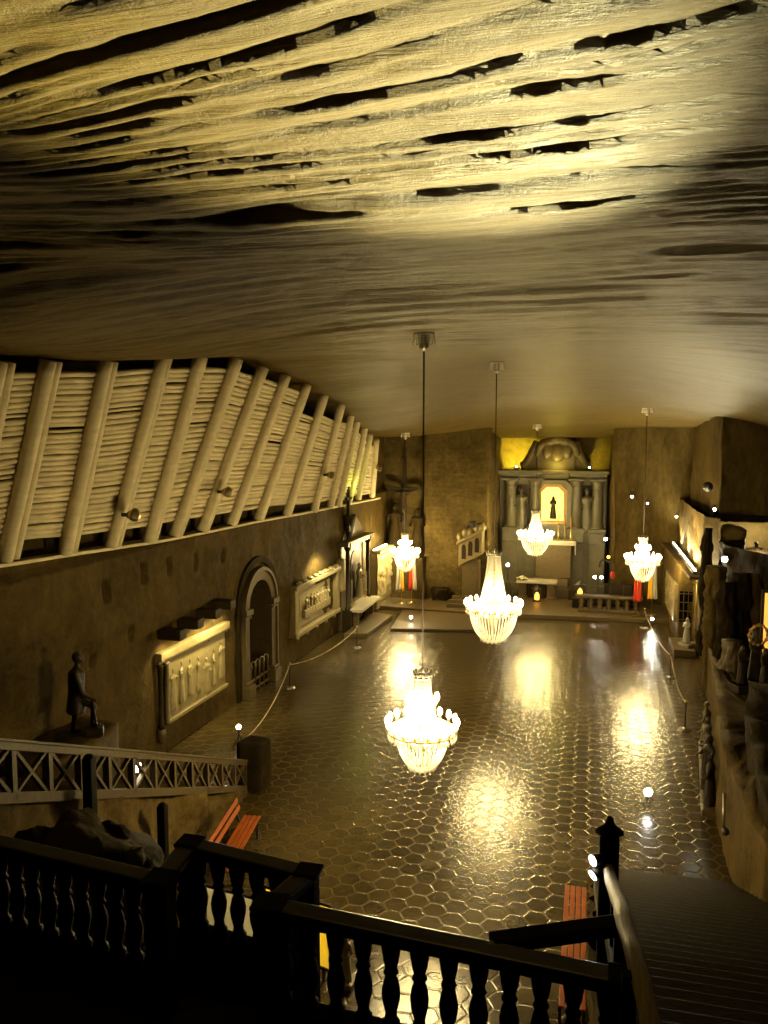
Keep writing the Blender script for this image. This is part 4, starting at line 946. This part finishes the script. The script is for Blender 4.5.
a = at(1, 766, 645, 26.6); gp = empty('glow_plank', (a.x + .1, 26.7, a.z - .5), 0, 'upright plank with its warm light put in as orange glow, at the grotto edge', 'lamp'); b = MB(); b.box((0, 0, 1.0), (.34, .1, 2.2)); b.build('panel', M_glow, gp); b = MB(); b.box((0, .06, 1.0), (.5, .1, 2.4)); b.build('backing', M_fig, gp)  # plank is no lamp; the light on it is put in as glow

# spotlights fixed to rock
def wallspot(px, py, Y, label, size=.10, m=None, tgt=None, power=0):
    p = at(1, px, py, Y); t = empty('rock_spotlight', p, 0, label, 'spotlight', 'small spotlights fixed to the rock'); d = (Vector(tgt) - p).normalized() if tgt else Vector((-.3, -1, -.3)).normalized()
    b = MB(); b.tube([d * -.18, d * .02, d * .1], [size * .6, size, size * 1.05], 12); b.build('housing', M_iron, t); b = MB(); b.tube([d * .1, d * .12], size * .95, 12); b.build('lens', m or M_lamp, t); b = MB(); b.tube([d * -.1, d * -.1 + Vector((0, .5, .1))], .03, 6); b.build('bracket', M_iron, t)
    if power: spot(p + d * .16, p + d * 6, power, 80, (1, .92, .7), .05)
wallspot(725, 558, 33.4, 'brightest small spotlight on the rock, beside the hanging rock mass', .12)
wallspot(677, 516, 44.8, 'small spotlight high on the rock above the strip-lit ledge', .06)
wallspot(632.5, 496, 45.9, 'small spotlight with dark body on the upright rock wall, above the low railing', .07)
wallspot(648, 502.5, 45.7, 'tiny spotlight on the upright rock wall beside the dark-bodied one', .045)
wallspot(715, 508.5, 35.3, 'small spotlight on the upper rock corner above the slim dark pillar', .06)
wallspot(708, 486, 35.7, 'dark unlit round fixture on the upper rock corner', .2, M_iron)
wallspot(473, 524, 43.8, 'dark unlit spotlight on the block wall above the pulpit', .2, M_iron)

# floodlights on the hall floor
floodlight(at(2, 648, 806, 0), 'bright floodlight on a small tripod on the tiled floor near the stair foot', (-1.6, 4.6, 11.5), 1, size=.10)
spot((1.62, 21.0, .55), (-1.5, 5.0, 11.5), 115000, 15, (1, .88, .42), .08, 1.0)
floodlight(at(2, 652, 626, 0), 'bright floodlight on the floor in front of the low railing', (1, 20, 7), 1, power=200)
floodlight(at(2, 411, 624, 0), 'floodlight on the floor below the chandelier at the crucifix', (-2, 10, 7), 1, power=0)
floodlight(at(2, 239, 746, 0), 'bright floodlight on the floor by the wall at the foot of the lattice railing', (-3, 3, 8), 1, h=.6, power=300)

# ------------------------------------------------------------------ rope stanchions
def stanchion(p, label):
    t = empty('rope_stanchion', p, 0, label, 'stanchion', 'rope stanchions along the hall'); b = MB(); b.lathe([(.2, 0), (.2, .03), (.03, .06)], 16); b.build('base', M_metal, t); b = MB(); b.tube([(0, 0, .05), (0, 0, .95)], .025, 10); b.build('post', M_fig, t); b = MB(); b.ball((0, 0, .97), .045); b.build('knob', M_brass, t); return Vector(p) + Vector((0, 0, .9))
SR = [at(2, x, y, 0) for x, y in ((644, 628), (670, 678), (685, 730))]
SL = [at(2, x, y, 0) for x, y in ((290, 688), (357, 648))]
labR = ['rope stanchion on the rock side nearest the low railing', 'rope stanchion on the rock side, middle of three', 'rope stanchion on the rock side nearest the stair foot']
labL = ['rope stanchion in front of the arched doorway', 'rope stanchion before the low platform of the side altar']
tr = [stanchion(p, l) for p, l in zip(SR, labR)]; tl = [stanchion(p, l) for p, l in zip(SL, labL)]
def rope(a, c, sag, label):
    a, c = Vector(a), Vector(c); m = (a + c) / 2; pts = [a.lerp(c, t / 16) - Vector((0, 0, sag * 4 * (t / 16) * (1 - t / 16))) - m for t in range(17)]; o = MB().tube(pts, .018, 6).build('barrier_rope', M_rope); o.location = m; tag(o, label, 'rope', 'barrier ropes along the hall')
rope(tr[0], tr[1], .3, 'slack tan rope on the rock side between the far and middle stanchions'); rope(tr[1], tr[2], .3, 'slack tan rope on the rock side between the middle and near stanchions')
e0 = at(2, 246, 738, .75); rope(e0, tl[0], .35, 'slack tan rope from the lattice railing end to the doorway stanchion'); rope(tl[0], tl[1], .3, 'slack tan rope between the doorway stanchion and the side altar stanchion')

# ------------------------------------------------------------------ stair with the lattice railing
A0 = Vector((-7.75, 6.9, 0)); A1 = Vector((-8.72, 19.3, 0)); sd = (A1 - A0).normalized(); sn = Vector((sd.y, -sd.x, 0))   # sn points into the hall
def zst(y): return max(0, 5.35 - .452 * (y - 6.9) + .0)
sL = empty('rock_stair', (-9, 12, 0), 0, 'stair cut in tan rock descending along the timber-lined wall behind the lattice railing', 'stairs'); f = local(sL)
N = 30; b = MB(); L = (A1 - A0).length
poly = [(0, 0)]
for k in range(N):
    u = L * k / N; z = 5.35 * (1 - k / N); poly += [(u, z), (u + L / N, z)]
poly += [(L, 0)]
b.prism(poly, lambda u, v, d: f(A0 + sd * u + Vector((0, 0, v)) + sn * d), -3.3, -.12); b.build('steps', M_stair, sL)
def fn(i, j):
    u = L * i / 120; zt_ = 5.35 * (1 - u / L) + .05; z = -.05 + (zt_ + .05) * j / 44; p = A0 + sd * u + sn * (.0 + .22 * fbm((u * .7, z * .7, 2), 5) + .02); p.z = z; return f(p)
grid_mesh(121, 45, fn).build('side_wall', M_stair, sL)
rg = empty('lattice_railing', A0 + Vector((0, 0, 5.0)), 0, 'long grey-brown wooden railing with crossed lattice panels on the rock stair', 'railing'); f = local(rg)
def RP(u, h): p = A0 + sd * u + sn * .02; p.z = 5.35 * (1 - u / L) + h; return f(p)
b = MB(); b.bar(RP(-.5, .90), RP(L, .80), .14, .13); b.bar(RP(-.5, .98), RP(L, .87), .20, .045); b.build('top_rail', M_rail, rg, bevel=.01)
b = MB(); b.bar(RP(-.5, .10), RP(L, .10), .12, .16); b.build('bottom_rail', M_rail, rg, bevel=.01)
npan = 14; us = [L * i / npan for i in range(npan + 1)]
for i, u in enumerate(us):
    b = MB(); b.bar(RP(u, .06), RP(u, .90), .10, .12, up=sn); b.build('post', M_rail, rg)
for a, c in zip(us, us[1:]):
    b = MB(); b.bar(RP(a + .06, .16), RP(c - .06, .82), .05, .075, up=sn); b.build('brace', M_rail, rg); b = MB(); b.bar(RP(a + .06, .82), RP(c - .06, .16), .05, .075, up=sn); b.build('brace', M_rail, rg)
for i, (px, yt, yb, lab) in enumerate(((97, 752, 845, 'thick dark timber post standing through the lattice railing'), (165, 803, 868, 'dark short timber post against the rock below the lattice railing'))):
    u = None
    for k in range(400):
        uu = L * k / 400; p = A0 + sd * uu + sn * .3; q = p - CAM; w = q.dot(WV); x = 384 + F * q.dot(RV) / w
        if x >= px: break
    d = p; w = (d - CAM).dot(WV); zt1 = at(0, px, yt, p.x).z; zb1 = at(0, px, yb, p.x).z - 1.2
    t = empty('timber_post', (p.x, p.y, max(0, zb1)), 0, lab, 'post', 'dark timber posts at the rock stair'); H = zt1 - max(0, zb1); b = MB(); b.box((0, 0, H / 2), (.17, .17, H)); b.build('shaft', M_blk, t, bevel=.02); b = MB(); b.lathe([(.09, -.01), (.085, .02), (.04, .05)], 10, c=(0, 0, H)); b.build('cap', M_blk, t)
o = rock_block('newel_boulder', [(-8.9, 19.25), (-8.3, 19.3), (-8.2, 19.8), (-8.8, 19.9)], 0, 1.35, M_dark, res=.1, amp=.08); tag(o, 'dark upright boulder at the foot of the lattice railing', 'rock')
wp = at(0, 134, 764, -8.45); t = empty('rock_spotlight', wp, 0, 'white spotlight clamped behind the lattice railing of the rock stair', 'spotlight', 'small spotlights fixed to the rock'); d = Vector((.55, -.6, -.2)).normalized(); b = MB(); b.tube([d * -.22, d * 0, d * .1], [.08, .12, .13], 12); b.build('housing', M_iron, t); b = MB(); b.tube([d * .1, d * .12], .12, 12); b.build('lens', M_lamp, t); b = MB(); b.tube([d * -.15, Vector((-.1, .1, -.3))], .03, 6); b.build('bracket', M_iron, t)
# rubble below the stair
for i, (px, py, w) in enumerate(((72, 858, .62), (104, 868, .5), (40, 866, .5))):
    p = at(0, px, py, [-6.2, -6.0, -6.5][i]); o = rock_block('rubble_boulder', [(p.x - w, p.y - w), (p.x + w * .8, p.y - w), (p.x + w, p.y + w), (p.x - w, p.y + w)], 0, lambda x, y, p=p, w=w: p.z + .45 - .35 * ((x - p.x) ** 2 + (y - p.y) ** 2) / w ** 2, M_dark if i else M_rockL, res=.08, amp=.42, freq=1.5, seed=20 + i); tag(o, ['largest rough boulder below the lattice railing, its top showing over the balustrade', 'rough boulder below the lattice railing next to the thick timber post', 'rough boulder below the lattice railing away from the timber posts'][i], 'rock')

# ------------------------------------------------------------------ viewing landing, balustrade and the wooden flight
ZF = 5.45
o = MB().box((-3.4, 3.7, ZF - .2), (7.9, 2.6, .4)).build('landing', M_step); o['kind'] = 'structure'; o.name = 'floor_landing'
st = empty('upper_stair', (-1.0, 0, ZF), 0, 'dark upper stair leading down to the viewing landing', 'stairs')
b = MB()
for k in range(9): b.box((0, 2.25 - .3 * k - .15, .12 + .27 * k - .0), (4.0, .32, .26 * 1))
b.box((0, .95, -ZF / 2), (4.0, 2.5, ZF)); b.build('steps', M_step, st)
BX = [(-6.6, 5.25), (-2.81, 4.79), (-2.85, 5.30), (-1.85, 5.13), (-1.96, 4.70), (-.51, 4.64), (.26, 4.52)]
ZT = 6.42
prof = [(.055, .0), (.065, .03), (.05, .06), (.038, .10), (.058, .17), (.068, .24), (.056, .31), (.034, .37), (.044, .40), (.058, .44), (.07, .56), (.06, .58)]
prof = [(.06, 0), (.06, .05), (.042, .07), (.036, .11), (.055, .19), (.061, .25), (.048, .32), (.034, .36), (.05, .38), (.036, .41), (.05, .46), (.066, .57)]
proto = MB().lathe(prof, 12).mesh('baluster', M_blk)
def balustrade(a, c, sp, label, z=ZT, base=.66, n0=.5, end_posts=()):
    a = Vector((a[0], a[1], z)); c = Vector((c[0], c[1], z)); d = c - a; L = d.length; d.normalize()
    t = empty('balustrade', (a + c) / 2 - Vector((0, 0, z - ZF)), 0, label, 'balustrade', 'black turned balustrade of the viewing landing'); f = local(t)
    b = MB(); b.bar(f(a), f(c), .15, .07); b.bar(f(a - Vector((0, 0, .05))), f(c - Vector((0, 0, .05))), .10, .05); b.build('handrail', M_blkr, t, bevel=.015)
    b = MB(); q = Vector((0, 0, base + .02)); b.bar(f(a - q), f(c - q), .16, .08); b.build('bottom_rail', M_blk, t, bevel=.01)
    b = MB(); hh = z - base - .06 - (ZF - .45); q = Vector((0, 0, base + .06 + hh / 2)); b.bar(f(a - q), f(c - q), .12, hh); b.build('plinth', M_blk, t)
    k = max(1, int(L / sp)); 
    for i in range(k):
        p = a.lerp(c, (i + n0) / k) - Vector((0, 0, base - .02)); o = bpy.data.objects.new('baluster', proto); COL.objects.link(o); o.parent = t; o.location = f(p)
    return t
balustrade(BX[0], BX[1], .15, 'black balustrade stretch in front of the rough boulders')
balustrade(BX[1], BX[2], .2, 'short black balustrade return on the boulder side of the landing bay')
balustrade(BX[2], BX[3], .15, 'black balustrade front of the projecting landing bay')
balustrade(BX[3], BX[4], .2, 'short black balustrade return at the yellow board side of the landing bay')
balustrade(BX[4], BX[6], .172, 'long black balustrade stretch between the landing bay and the worn handrail')
for i, (p, lab, w) in enumerate(((BX[1], 'black corner post where the boulder-side balustrade meets the landing bay', .16), (BX[2], 'black corner post of the landing bay on the boulder side', .13), (BX[3], 'black corner post of the landing bay on the yellow board side', .13), (BX[4], 'black corner post where the landing bay meets the long balustrade', .16), (BX[6], 'black end post of the long balustrade at the worn handrail', .13))):
    t = empty('newel_post', (p[0], p[1], ZF - .3), 0, lab, 'post', 'black square posts of the balustrade'); h = ZT - ZF + .32; b = MB(); b.box((0, 0, h / 2), (w, w, h)); b.build('shaft', M_blk, t, bevel=.01); b = MB(); b.box((0, 0, h + .012), (w + .05, w + .05, .03)); b.build('cap', M_blk, t, bevel=.008)
# solid panel in the bay return
b = MB(); b.bar((BX[3][0], BX[3][1], ZF + .45), (BX[4][0], BX[4][1], ZF + .45), .06, .9); o = b.build('bay_panel', M_blk); tag(o, 'solid black panel filling the short bay return beside the yellow board', 'panel')
gr = empty('guard_rail', (-.1, 4.85, ZF), 0, 'plain black rail rising from the long balustrade to the worn handrail', 'rail'); f = local(gr)
b = MB(); b.bar(f((-.51, 4.68, ZT)), f((.30, 5.05, ZT + .02)), .13, .08); b.build('rail', M_blk, gr, bevel=.01)
b = MB(); b.box(f((.27, 5.06, ZF + .45)), (.10, .10, .98)); b.build('post', M_blk, gr)

# wooden flight to the floor
YS0, YS1 = 5.15, 17.6; NS = 34
ws = empty('wooden_stair', (1.7, 11, 0), 0, 'wide dark wooden stair descending beside the worn handrail to the tiled floor', 'stairs'); f = local(ws)
for k in range(NS):
    y0 = YS0 + (YS1 - YS0) * k / NS; y1 = YS0 + (YS1 - YS0) * (k + 1) / NS; z = ZF * (1 - (k + .5) / NS)
    b = MB(); b.box(f((1.75, (y0 + y1) / 2 + .01, z - .03)), (3.0, (y1 - y0) + .05, .06)); b.build('tread', M_step, ws, bevel=.012)
b = MB(); poly = [(YS0, -.0), (YS1, 0), (YS0, ZF - .12)]; b.prism(poly, lambda u, v, d: f(Vector((d, u, v))), .30, 3.2); b.build('riser_body', M_step, ws)
def fn(i, j):
    y = YS0 - .3 + (YS1 - YS0 + .2) * i / 90; zt_ = ZF * (1 - max(0, (y - YS0)) / (YS1 - YS0)) - .02; z = -.02 + max(.05, zt_) * j / 30; return f(Vector((.22 - .14 * fbm((y * .8, z * .8, 6), 5), y, z)))
grid_mesh(91, 31, fn).build('side_wall', M_stair, ws)
hr = empty('handrail', (.3, 5, ZF), 0, 'worn pale wooden handrail running down to the dark newel post with twin lamps', 'handrail'); f = local(hr)
pts = [(.45, 2.9, 6.62), (.40, 3.5, 6.61), (.345, 4.1, 6.60), (.30, 4.6, 6.58), (.27, 5.0, 6.52), (.26, 5.6, 6.28), (.25, 6.4, 5.95), (.25, 7.1, 5.68)]
b = MB(); n = 8
fine_ = []
for a, c in zip(pts, pts[1:]):
    fine_ += [Vector(a).lerp(Vector(c), t / 6) for t in range(6)]
fine_.append(Vector(pts[-1])); fine_ = [f(p + Vector((.012 * noise.noise(p * 2), 0, .012 * noise.noise(p * 2 + Vector((5, 0, 0)))))) for p in fine_]
b.tube(fine_, [.052 + .006 * noise.noise(p * 4) for p in fine_], 10); b.build('rail', M_hand, hr)
for y, z in ((4.3, 6.62), (6.1, 6.08)):
    b = MB(); b.box(f((.27, y, (z + ZF - .6) / 2 + .02)), (.07, .07, z - ZF + .55)); b.build('post', M_blk, hr)
b = MB(); b.bar(f((.26, 5.1, 5.95)), f((.25, 7.1, 5.15)), .06, .12); b.build('lower_rail', M_blk, hr)
nw = empty('newel_post', (.25, 7.15, 4.55), 0, 'thick dark newel post with a knob at the end of the worn handrail', 'post', 'black square posts of the balustrade'); b = MB(); b.box((0, 0, .72), (.17, .17, 1.44)); b.build('shaft', M_blk, nw, bevel=.015); b = MB(); b.lathe([(.125, 1.43), (.12, 1.47), (.05, 1.52), (.035, 1.55), (.03, 1.58), (.01, 1.60)], 4); b.build('knob', M_blk, nw)
tw = empty('twin_lamp', (.14, 7.0, 5.74), 0, 'pair of small bright lamps clamped to the dark newel post', 'lamp')
for k, dz_ in enumerate((.075, -.05)):
    d = Vector((-.75, -.55, -.15 - .3 * k)).normalized(); c = Vector((0, 0, dz_)); b = MB(); b.tube([c - d * .06, c, c + d * .035], [.03, .045, .05], 12); b.build('housing', M_iron, tw); b = MB(); b.tube([c + d * .036, c + d * .044], .046, 12); b.build('lens', M_lamp, tw)
b = MB(); b.tube([(0, 0, 0), (.08, .06, 0)], .02, 6); b.build('clamp', M_iron, tw)
sg = empty('white_card', (.16, 4.3, 5.92), .25, 'white card with a dark notch fixed to the post below the balustrade end', 'card'); b = MB(); b.box((.02, 0, 0), (.11, .012, .06)); b.build('card', M_linen, sg); b = MB(); b.box((-.05, -.002, .005), (.02, .014, .08)); b.build('tab', M_gry, sg)
cd = empty('white_clip', (.24, 4.56, 6.35), 0, 'small white clip on the worn handrail post', 'clip'); b = MB(); b.bar((-.04, 0, -.025), (.03, 0, .03), .03, .03); b.build('clip', M_linen, cd, bevel=.004)

# ------------------------------------------------------------------ benches and boards on the floor
def bench(loc, rz, L, label, back=True):
    t = empty('slatted_bench', loc, rz, label, 'bench', 'orange red slatted benches'); 
    for i in range(4):
        b = MB(); b.box((-.15 + i * .11, 0, .44), (.09, L, .035)); b.build('seat_slat', M_red, t, bevel=.008)
    if back:
        for i in range(2):
            b = MB(); b.box((-.30 - .05 * i, 0, .66 + .16 * i), (.03, L, .11), m=Matrix.Rotation(-.3, 3, 'Y')); b.build('back_slat', M_red, t, bevel=.008)
    for y in (-L / 2 + .25, L / 2 - .25):
        b = MB(); b.box((-.18, y, .21), (.05, .06, .42)); b.box((.2, y, .21), (.05, .06, .42)); b.box((.01, y, .40), (.46, .06, .05))
        if back: b.bar((-.24, y, .42), (-.38, y, .88), .05, .05)
        b.build('frame', M_iron, t)
    return t
bench((-.08, 14.2, 0), -.0, 3.6, 'orange-red slatted bench against the tan side wall of the wooden stair', back=False)
bench((-7.45, 16.0, 0), .14, 2.5, 'orange-red slatted bench with backrest beside the rock stair')
p0 = at(2, 215, 955, 0); 
def board(p, rz, w, h, m, label, post=True):
    t = empty('display_board', p, rz, label, 'board', 'display boards on the floor below the landing'); b = MB(); b.add([(-w / 2, 0, .25), (w / 2, 0, .25), (w / 2, 0, .25 + h), (-w / 2, 0, .25 + h)], [(0, 1, 2, 3)]); b.build('panel', m, t)
    b = MB()
    for a, c in (((-w / 2, 0, .25), (-w / 2, 0, .25 + h)), ((w / 2, 0, .25), (w / 2, 0, .25 + h)), ((-w / 2, 0, .25 + h), (w / 2, 0, .25 + h)), ((-w / 2, 0, .25), (w / 2, 0, .25))): b.bar(a, c, .05, .05)
    b.build('frame', M_iron, t)
    for x in (-w * .4, w * .4):
        b = MB(); b.box((x, 0, .14), (.04, .05, .28)); b.box((x, 0, .02), (.05, .5, .04)); b.build('foot', M_iron, t)
q = lambda px, Y, py: at(1, px, py, Y)
a = q(205, 13.2, 885); c = q(262, 13.0, 895); board(((a.x + c.x) / 2, 13.1, 0), math.atan2(-.2, c.x - a.x), c.x - a.x, a.z - .25, M_gry, 'grey display board standing beside the yellow one')
a = q(264, 12.9, 886); c = q(331, 12.6, 905); board(((a.x + c.x) / 2, 12.75, 0), math.atan2(-.3, c.x - a.x), c.x - a.x, a.z - .25, M_yel, 'yellow display board standing beside the grey one')
p = at(2, 345, 985, 0); statue('white_figure', (p.x, p.y, 0), PI, 'small white carved figure on the floor beside the yellow board', 'statue', M_cw, h=.8, vox=.02, hood=True, plinth=(.3, .12))

# ------------------------------------------------------------------ chandeliers
def strand(mb, pts, r, step):
    """a string of cut beads along a polyline"""
    acc = 0
    for a, c in zip(pts, pts[1:]):
        a, c = Vector(a), Vector(c); L = (c - a).length; t = acc
        while t < L: mb.octa(a.lerp(c, t / L), r, step * .48); t += step
        acc = t - L
BV = MB().lathe([(.004, -.06), (.040, -.05), (.052, 0), (.040, .06), (.006, .11)], 8)
def chandelier(loc, ztop, label, R=.8, Hb=.85, Hn=1.05, rn=.16, rb=.62, N=36, tier=False, bulbs=18):
    """loc: lowest point. R: ring radius, Hb: basket depth, Hn: height of the bead neck"""
    t = empty('chandelier', loc, 0, label, 'chandelier', 'crystal chandeliers of the hall')
    zr = Hb; zn0 = Hb + .14; zn1 = zn0 + Hn
    b = MB()
    for k in range(N):
        a = 2 * PI * k / N; ca, sa_ = math.cos(a), math.sin(a)
        pts = []
        for i in range(9):
            u = i / 8; an = u * PI / 2 * .86; r = rb * (.12 + .88 * math.cos(an) ** .75); z = zr - .02 - (zr - .10) * (.55 * u + .45 * math.sin(an)); pts.append((r * ca, r * sa_, z))
        strand(b, pts, .026, .052)
    for zz_, rr_, nn in ((.14, rb * .52, 16), (.10, rb * .38, 12), (.06, rb * .2, 7)):
        for k in range(nn): a = 2 * PI * k / nn; b.octa((rr_ * math.cos(a), rr_ * math.sin(a), zz_), .035, .08)
    b.octa((0, 0, .07), .06, .11)
    b.build('crystal_basket', M_cry, t)
    b = MB()
    for k in range(N):
        a = 2 * PI * k / N; ca, sa_ = math.cos(a), math.sin(a); pts = []
        for i in range(9):
            u = i / 8; r = rn + (rb * .62 - rn) * (1 - u) ** 1.7; pts.append((r * ca, r * sa_, zn0 + Hn * u))
        strand(b, pts, .021, .046)
    b.build('crystal_neck', M_cry, t)
    b = MB()
    for k in range(N):     # short swags between ring and basket
        a0, a1 = 2 * PI * k / N, 2 * PI * (k + 1) / N; pts = [((R - .02) * math.cos(a0 + (a1 - a0) * i / 4), (R - .02) * math.sin(a0 + (a1 - a0) * i / 4), zr - .02 - .09 * math.sin(PI * i / 4)) for i in range(5)]; strand(b, pts, .016, .04); b.octa((R * math.cos(a0), R * math.sin(a0), zr - .10), .028, .07); strand(b, [((R + .0) * math.cos(a0), (R + .0) * math.sin(a0), zr + .02), ((R * .55 + rb * .3) * math.cos(a0), (R * .55 + rb * .3) * math.sin(a0), zr + .13), (rb * .62 * math.cos(a0), rb * .62 * math.sin(a0), zn0 + .06)], .022, .05)
    b.build('crystal_fringe', M_cry, t)
    b = MB(); n = 40
    for r, z, th in ((R, zr + .02, .028), (rb, zr, .022), (rb * .62, zn0, .02)): b.tube([(r * math.cos(2 * PI * i / n), r * math.sin(2 * PI * i / n), z) for i in range(n + 1)], th, 6, caps=False)
    for k in range(6): a = PI * k / 3; b.tube([(rb * .62 * math.cos(a), rb * .62 * math.sin(a), zn0), (rb * math.cos(a), rb * math.sin(a), zr), (R * math.cos(a), R * math.sin(a), zr + .02)], .014, 6)
    b.tube([(0, 0, .1), (0, 0, zn1)], .02, 6); b.build('ring_frame', M_brass, t)
    b = MB(); b.tube([(rn * 1.1 * math.cos(2 * PI * i / 24), rn * 1.1 * math.sin(2 * PI * i / 24), zn1 + .02) for i in range(25)], .03, 8, caps=False)
    for k in range(10):
        a = 2 * PI * k / 10; r = rn * 1.1; b.tube([(r * math.cos(a), r * math.sin(a), zn1 + .02), (r * 1.12 * math.cos(a), r * 1.12 * math.sin(a), zn1 + .12), (r * 1.18 * math.cos(a), r * 1.18 * math.sin(a), zn1 + .17)], [.02, .03, .006], 6)
    for k in range(4): a = PI * k / 2; b.tube([(rn * math.cos(a), rn * math.sin(a), zn1), (0, 0, zn1 + .25)], .012, 5)
    b.build('crown', M_metal, t)
    for k in range(bulbs):
        a = 2 * PI * (k + .5) / bulbs; c = Vector(((R + .02) * math.cos(a), (R + .02) * math.sin(a), zr + .06))
        e = MB(); e.tube([c, c + Vector((0, 0, .08))], [.035, .02], 8); o = e.build('candle_cup', M_brass, t); o2 = MB().merge(BV, Matrix.Translation(c + Vector((0, 0, .15)))).build('bulb', M_bulb, o)
    if tier:
        for k in range(6):
            a = 2 * PI * (k + .5) / 6; rr = rb * .60; c = Vector((rr * math.cos(a), rr * math.sin(a), zn0 + Hn * .45)); e = MB(); e.tube([(c.x * .3, c.y * .3, c.z - .05), c], .014, 6); e.tube([c, c + Vector((0, 0, .05))], [.03, .02], 8); o = e.build('candle_cup', M_brass, t); MB().merge(BV, Matrix.Translation(c + Vector((0, 0, .12)))).build('bulb', M_bulb, o)
    for k in range(6):       # lamps inside the basket and at the foot of the neck
        a = 2 * PI * k / 6; c = Vector((rb * .5 * math.cos(a), rb * .5 * math.sin(a), zr - .18)); e = MB(); e.tube([(0, 0, c.z - .1), (c.x, c.y, c.z - .1)], .012, 6); e.tube([c + Vector((0, 0, -.12)), c + Vector((0, 0, -.04))], .025, 8); o = e.build('candle_cup', M_brass, t); MB().merge(BV, Matrix.Translation(c + Vector((0, 0, .02)))).build('bulb', M_bulb, o)
    for k in range(4):
        a = 2 * PI * (k + .5) / 4; c = Vector((rn * .55 * math.cos(a), rn * .55 * math.sin(a), zn0 + Hn * .30)); e = MB(); e.tube([(0, 0, c.z - .1), (c.x, c.y, c.z - .04)], .012, 6); o = e.build('candle_cup', M_brass, t); MB().merge(BV, Matrix.Translation(c)).build('bulb', M_bulb, o)
    zt_ = ztop - loc[2]; b = MB(); b.tube([(0, 0, zn1 + .22), (0, 0, zt_ - .1)], .017, 6); b.build('cable', M_cord, t)
    b = MB(); cz_ = zt_ - .02; b.lathe([(.03, cz_ - .34), (.05, cz_ - .30), (.10, cz_ - .28), (.12, cz_ - .05), (.16, cz_ + .3)], 16); b.build('ceiling_mount', M_metal, t)
    b = MB(); rc = .21
    for k in range(18): a = 2 * PI * k / 18; strand(b, [(rc * math.cos(a), rc * math.sin(a), cz_ - .02), ((rc + .03) * math.cos(a), (rc + .03) * math.sin(a), cz_ - .22)], .02, .055)
    b.tube([(rc * math.cos(2 * PI * i / 24), rc * math.sin(2 * PI * i / 24), cz_) for i in range(25)], .02, 6, caps=False); b.build('mount_crystals', M_cry, t)
    return t
def chand_at(px, pyb, Y, label, **kw):
    p = at(1, px, pyb, Y); chandelier(p, zceil(p.x, p.y), label, **kw)
chand_at(422, 772, 16.8, 'nearest crystal chandelier, hanging low over the middle of the tiled floor', R=.74, Hb=.92, Hn=1.05, rn=.165, rb=.56, tier=True)
chand_at(493, 643, 27.8, 'bell shaped crystal chandelier with the tallest beaded neck', R=.95, Hb=1.22, Hn=1.72, rn=.22, rb=.82, N=42, bulbs=20)
chand_at(535, 556, 44.6, 'crystal chandelier hanging before the altarpiece with the glowing picture', R=.92, Hb=1.05, Hn=1.15, rn=.2, rb=.75, N=36, bulbs=18)
chand_at(405, 572, 42.0, 'smaller crystal chandelier hanging before the crucifix', R=.74, Hb=.95, Hn=.85, rn=.165, rb=.56, tier=True, N=30)
chand_at(642, 582, 38.2, 'smaller crystal chandelier hanging above the low stone railing', R=.74, Hb=.95, Hn=.85, rn=.165, rb=.56, tier=True, N=30)

# ------------------------------------------------------------------ world and render settings
w = bpy.data.worlds.new('world'); SC.world = w; w.use_nodes = True
w.node_tree.nodes['Background'].inputs[0].default_value = (0, 0, 0, 1); w.node_tree.nodes['Background'].inputs[1].default_value = 0
SC.view_settings.view_transform = 'Standard'; SC.view_settings.look = 'None'; SC.view_settings.gamma = 1; SC.view_settings.use_curve_mapping = False
SC.view_settings.exposure = 0.0
SC.cycles.use_denoising = True; SC.cycles.sample_clamp_indirect = 6; SC.cycles.max_bounces = 8; SC.cycles.use_light_tree = True
SC.cycles.caustics_reflective = False; SC.cycles.caustics_refractive = False
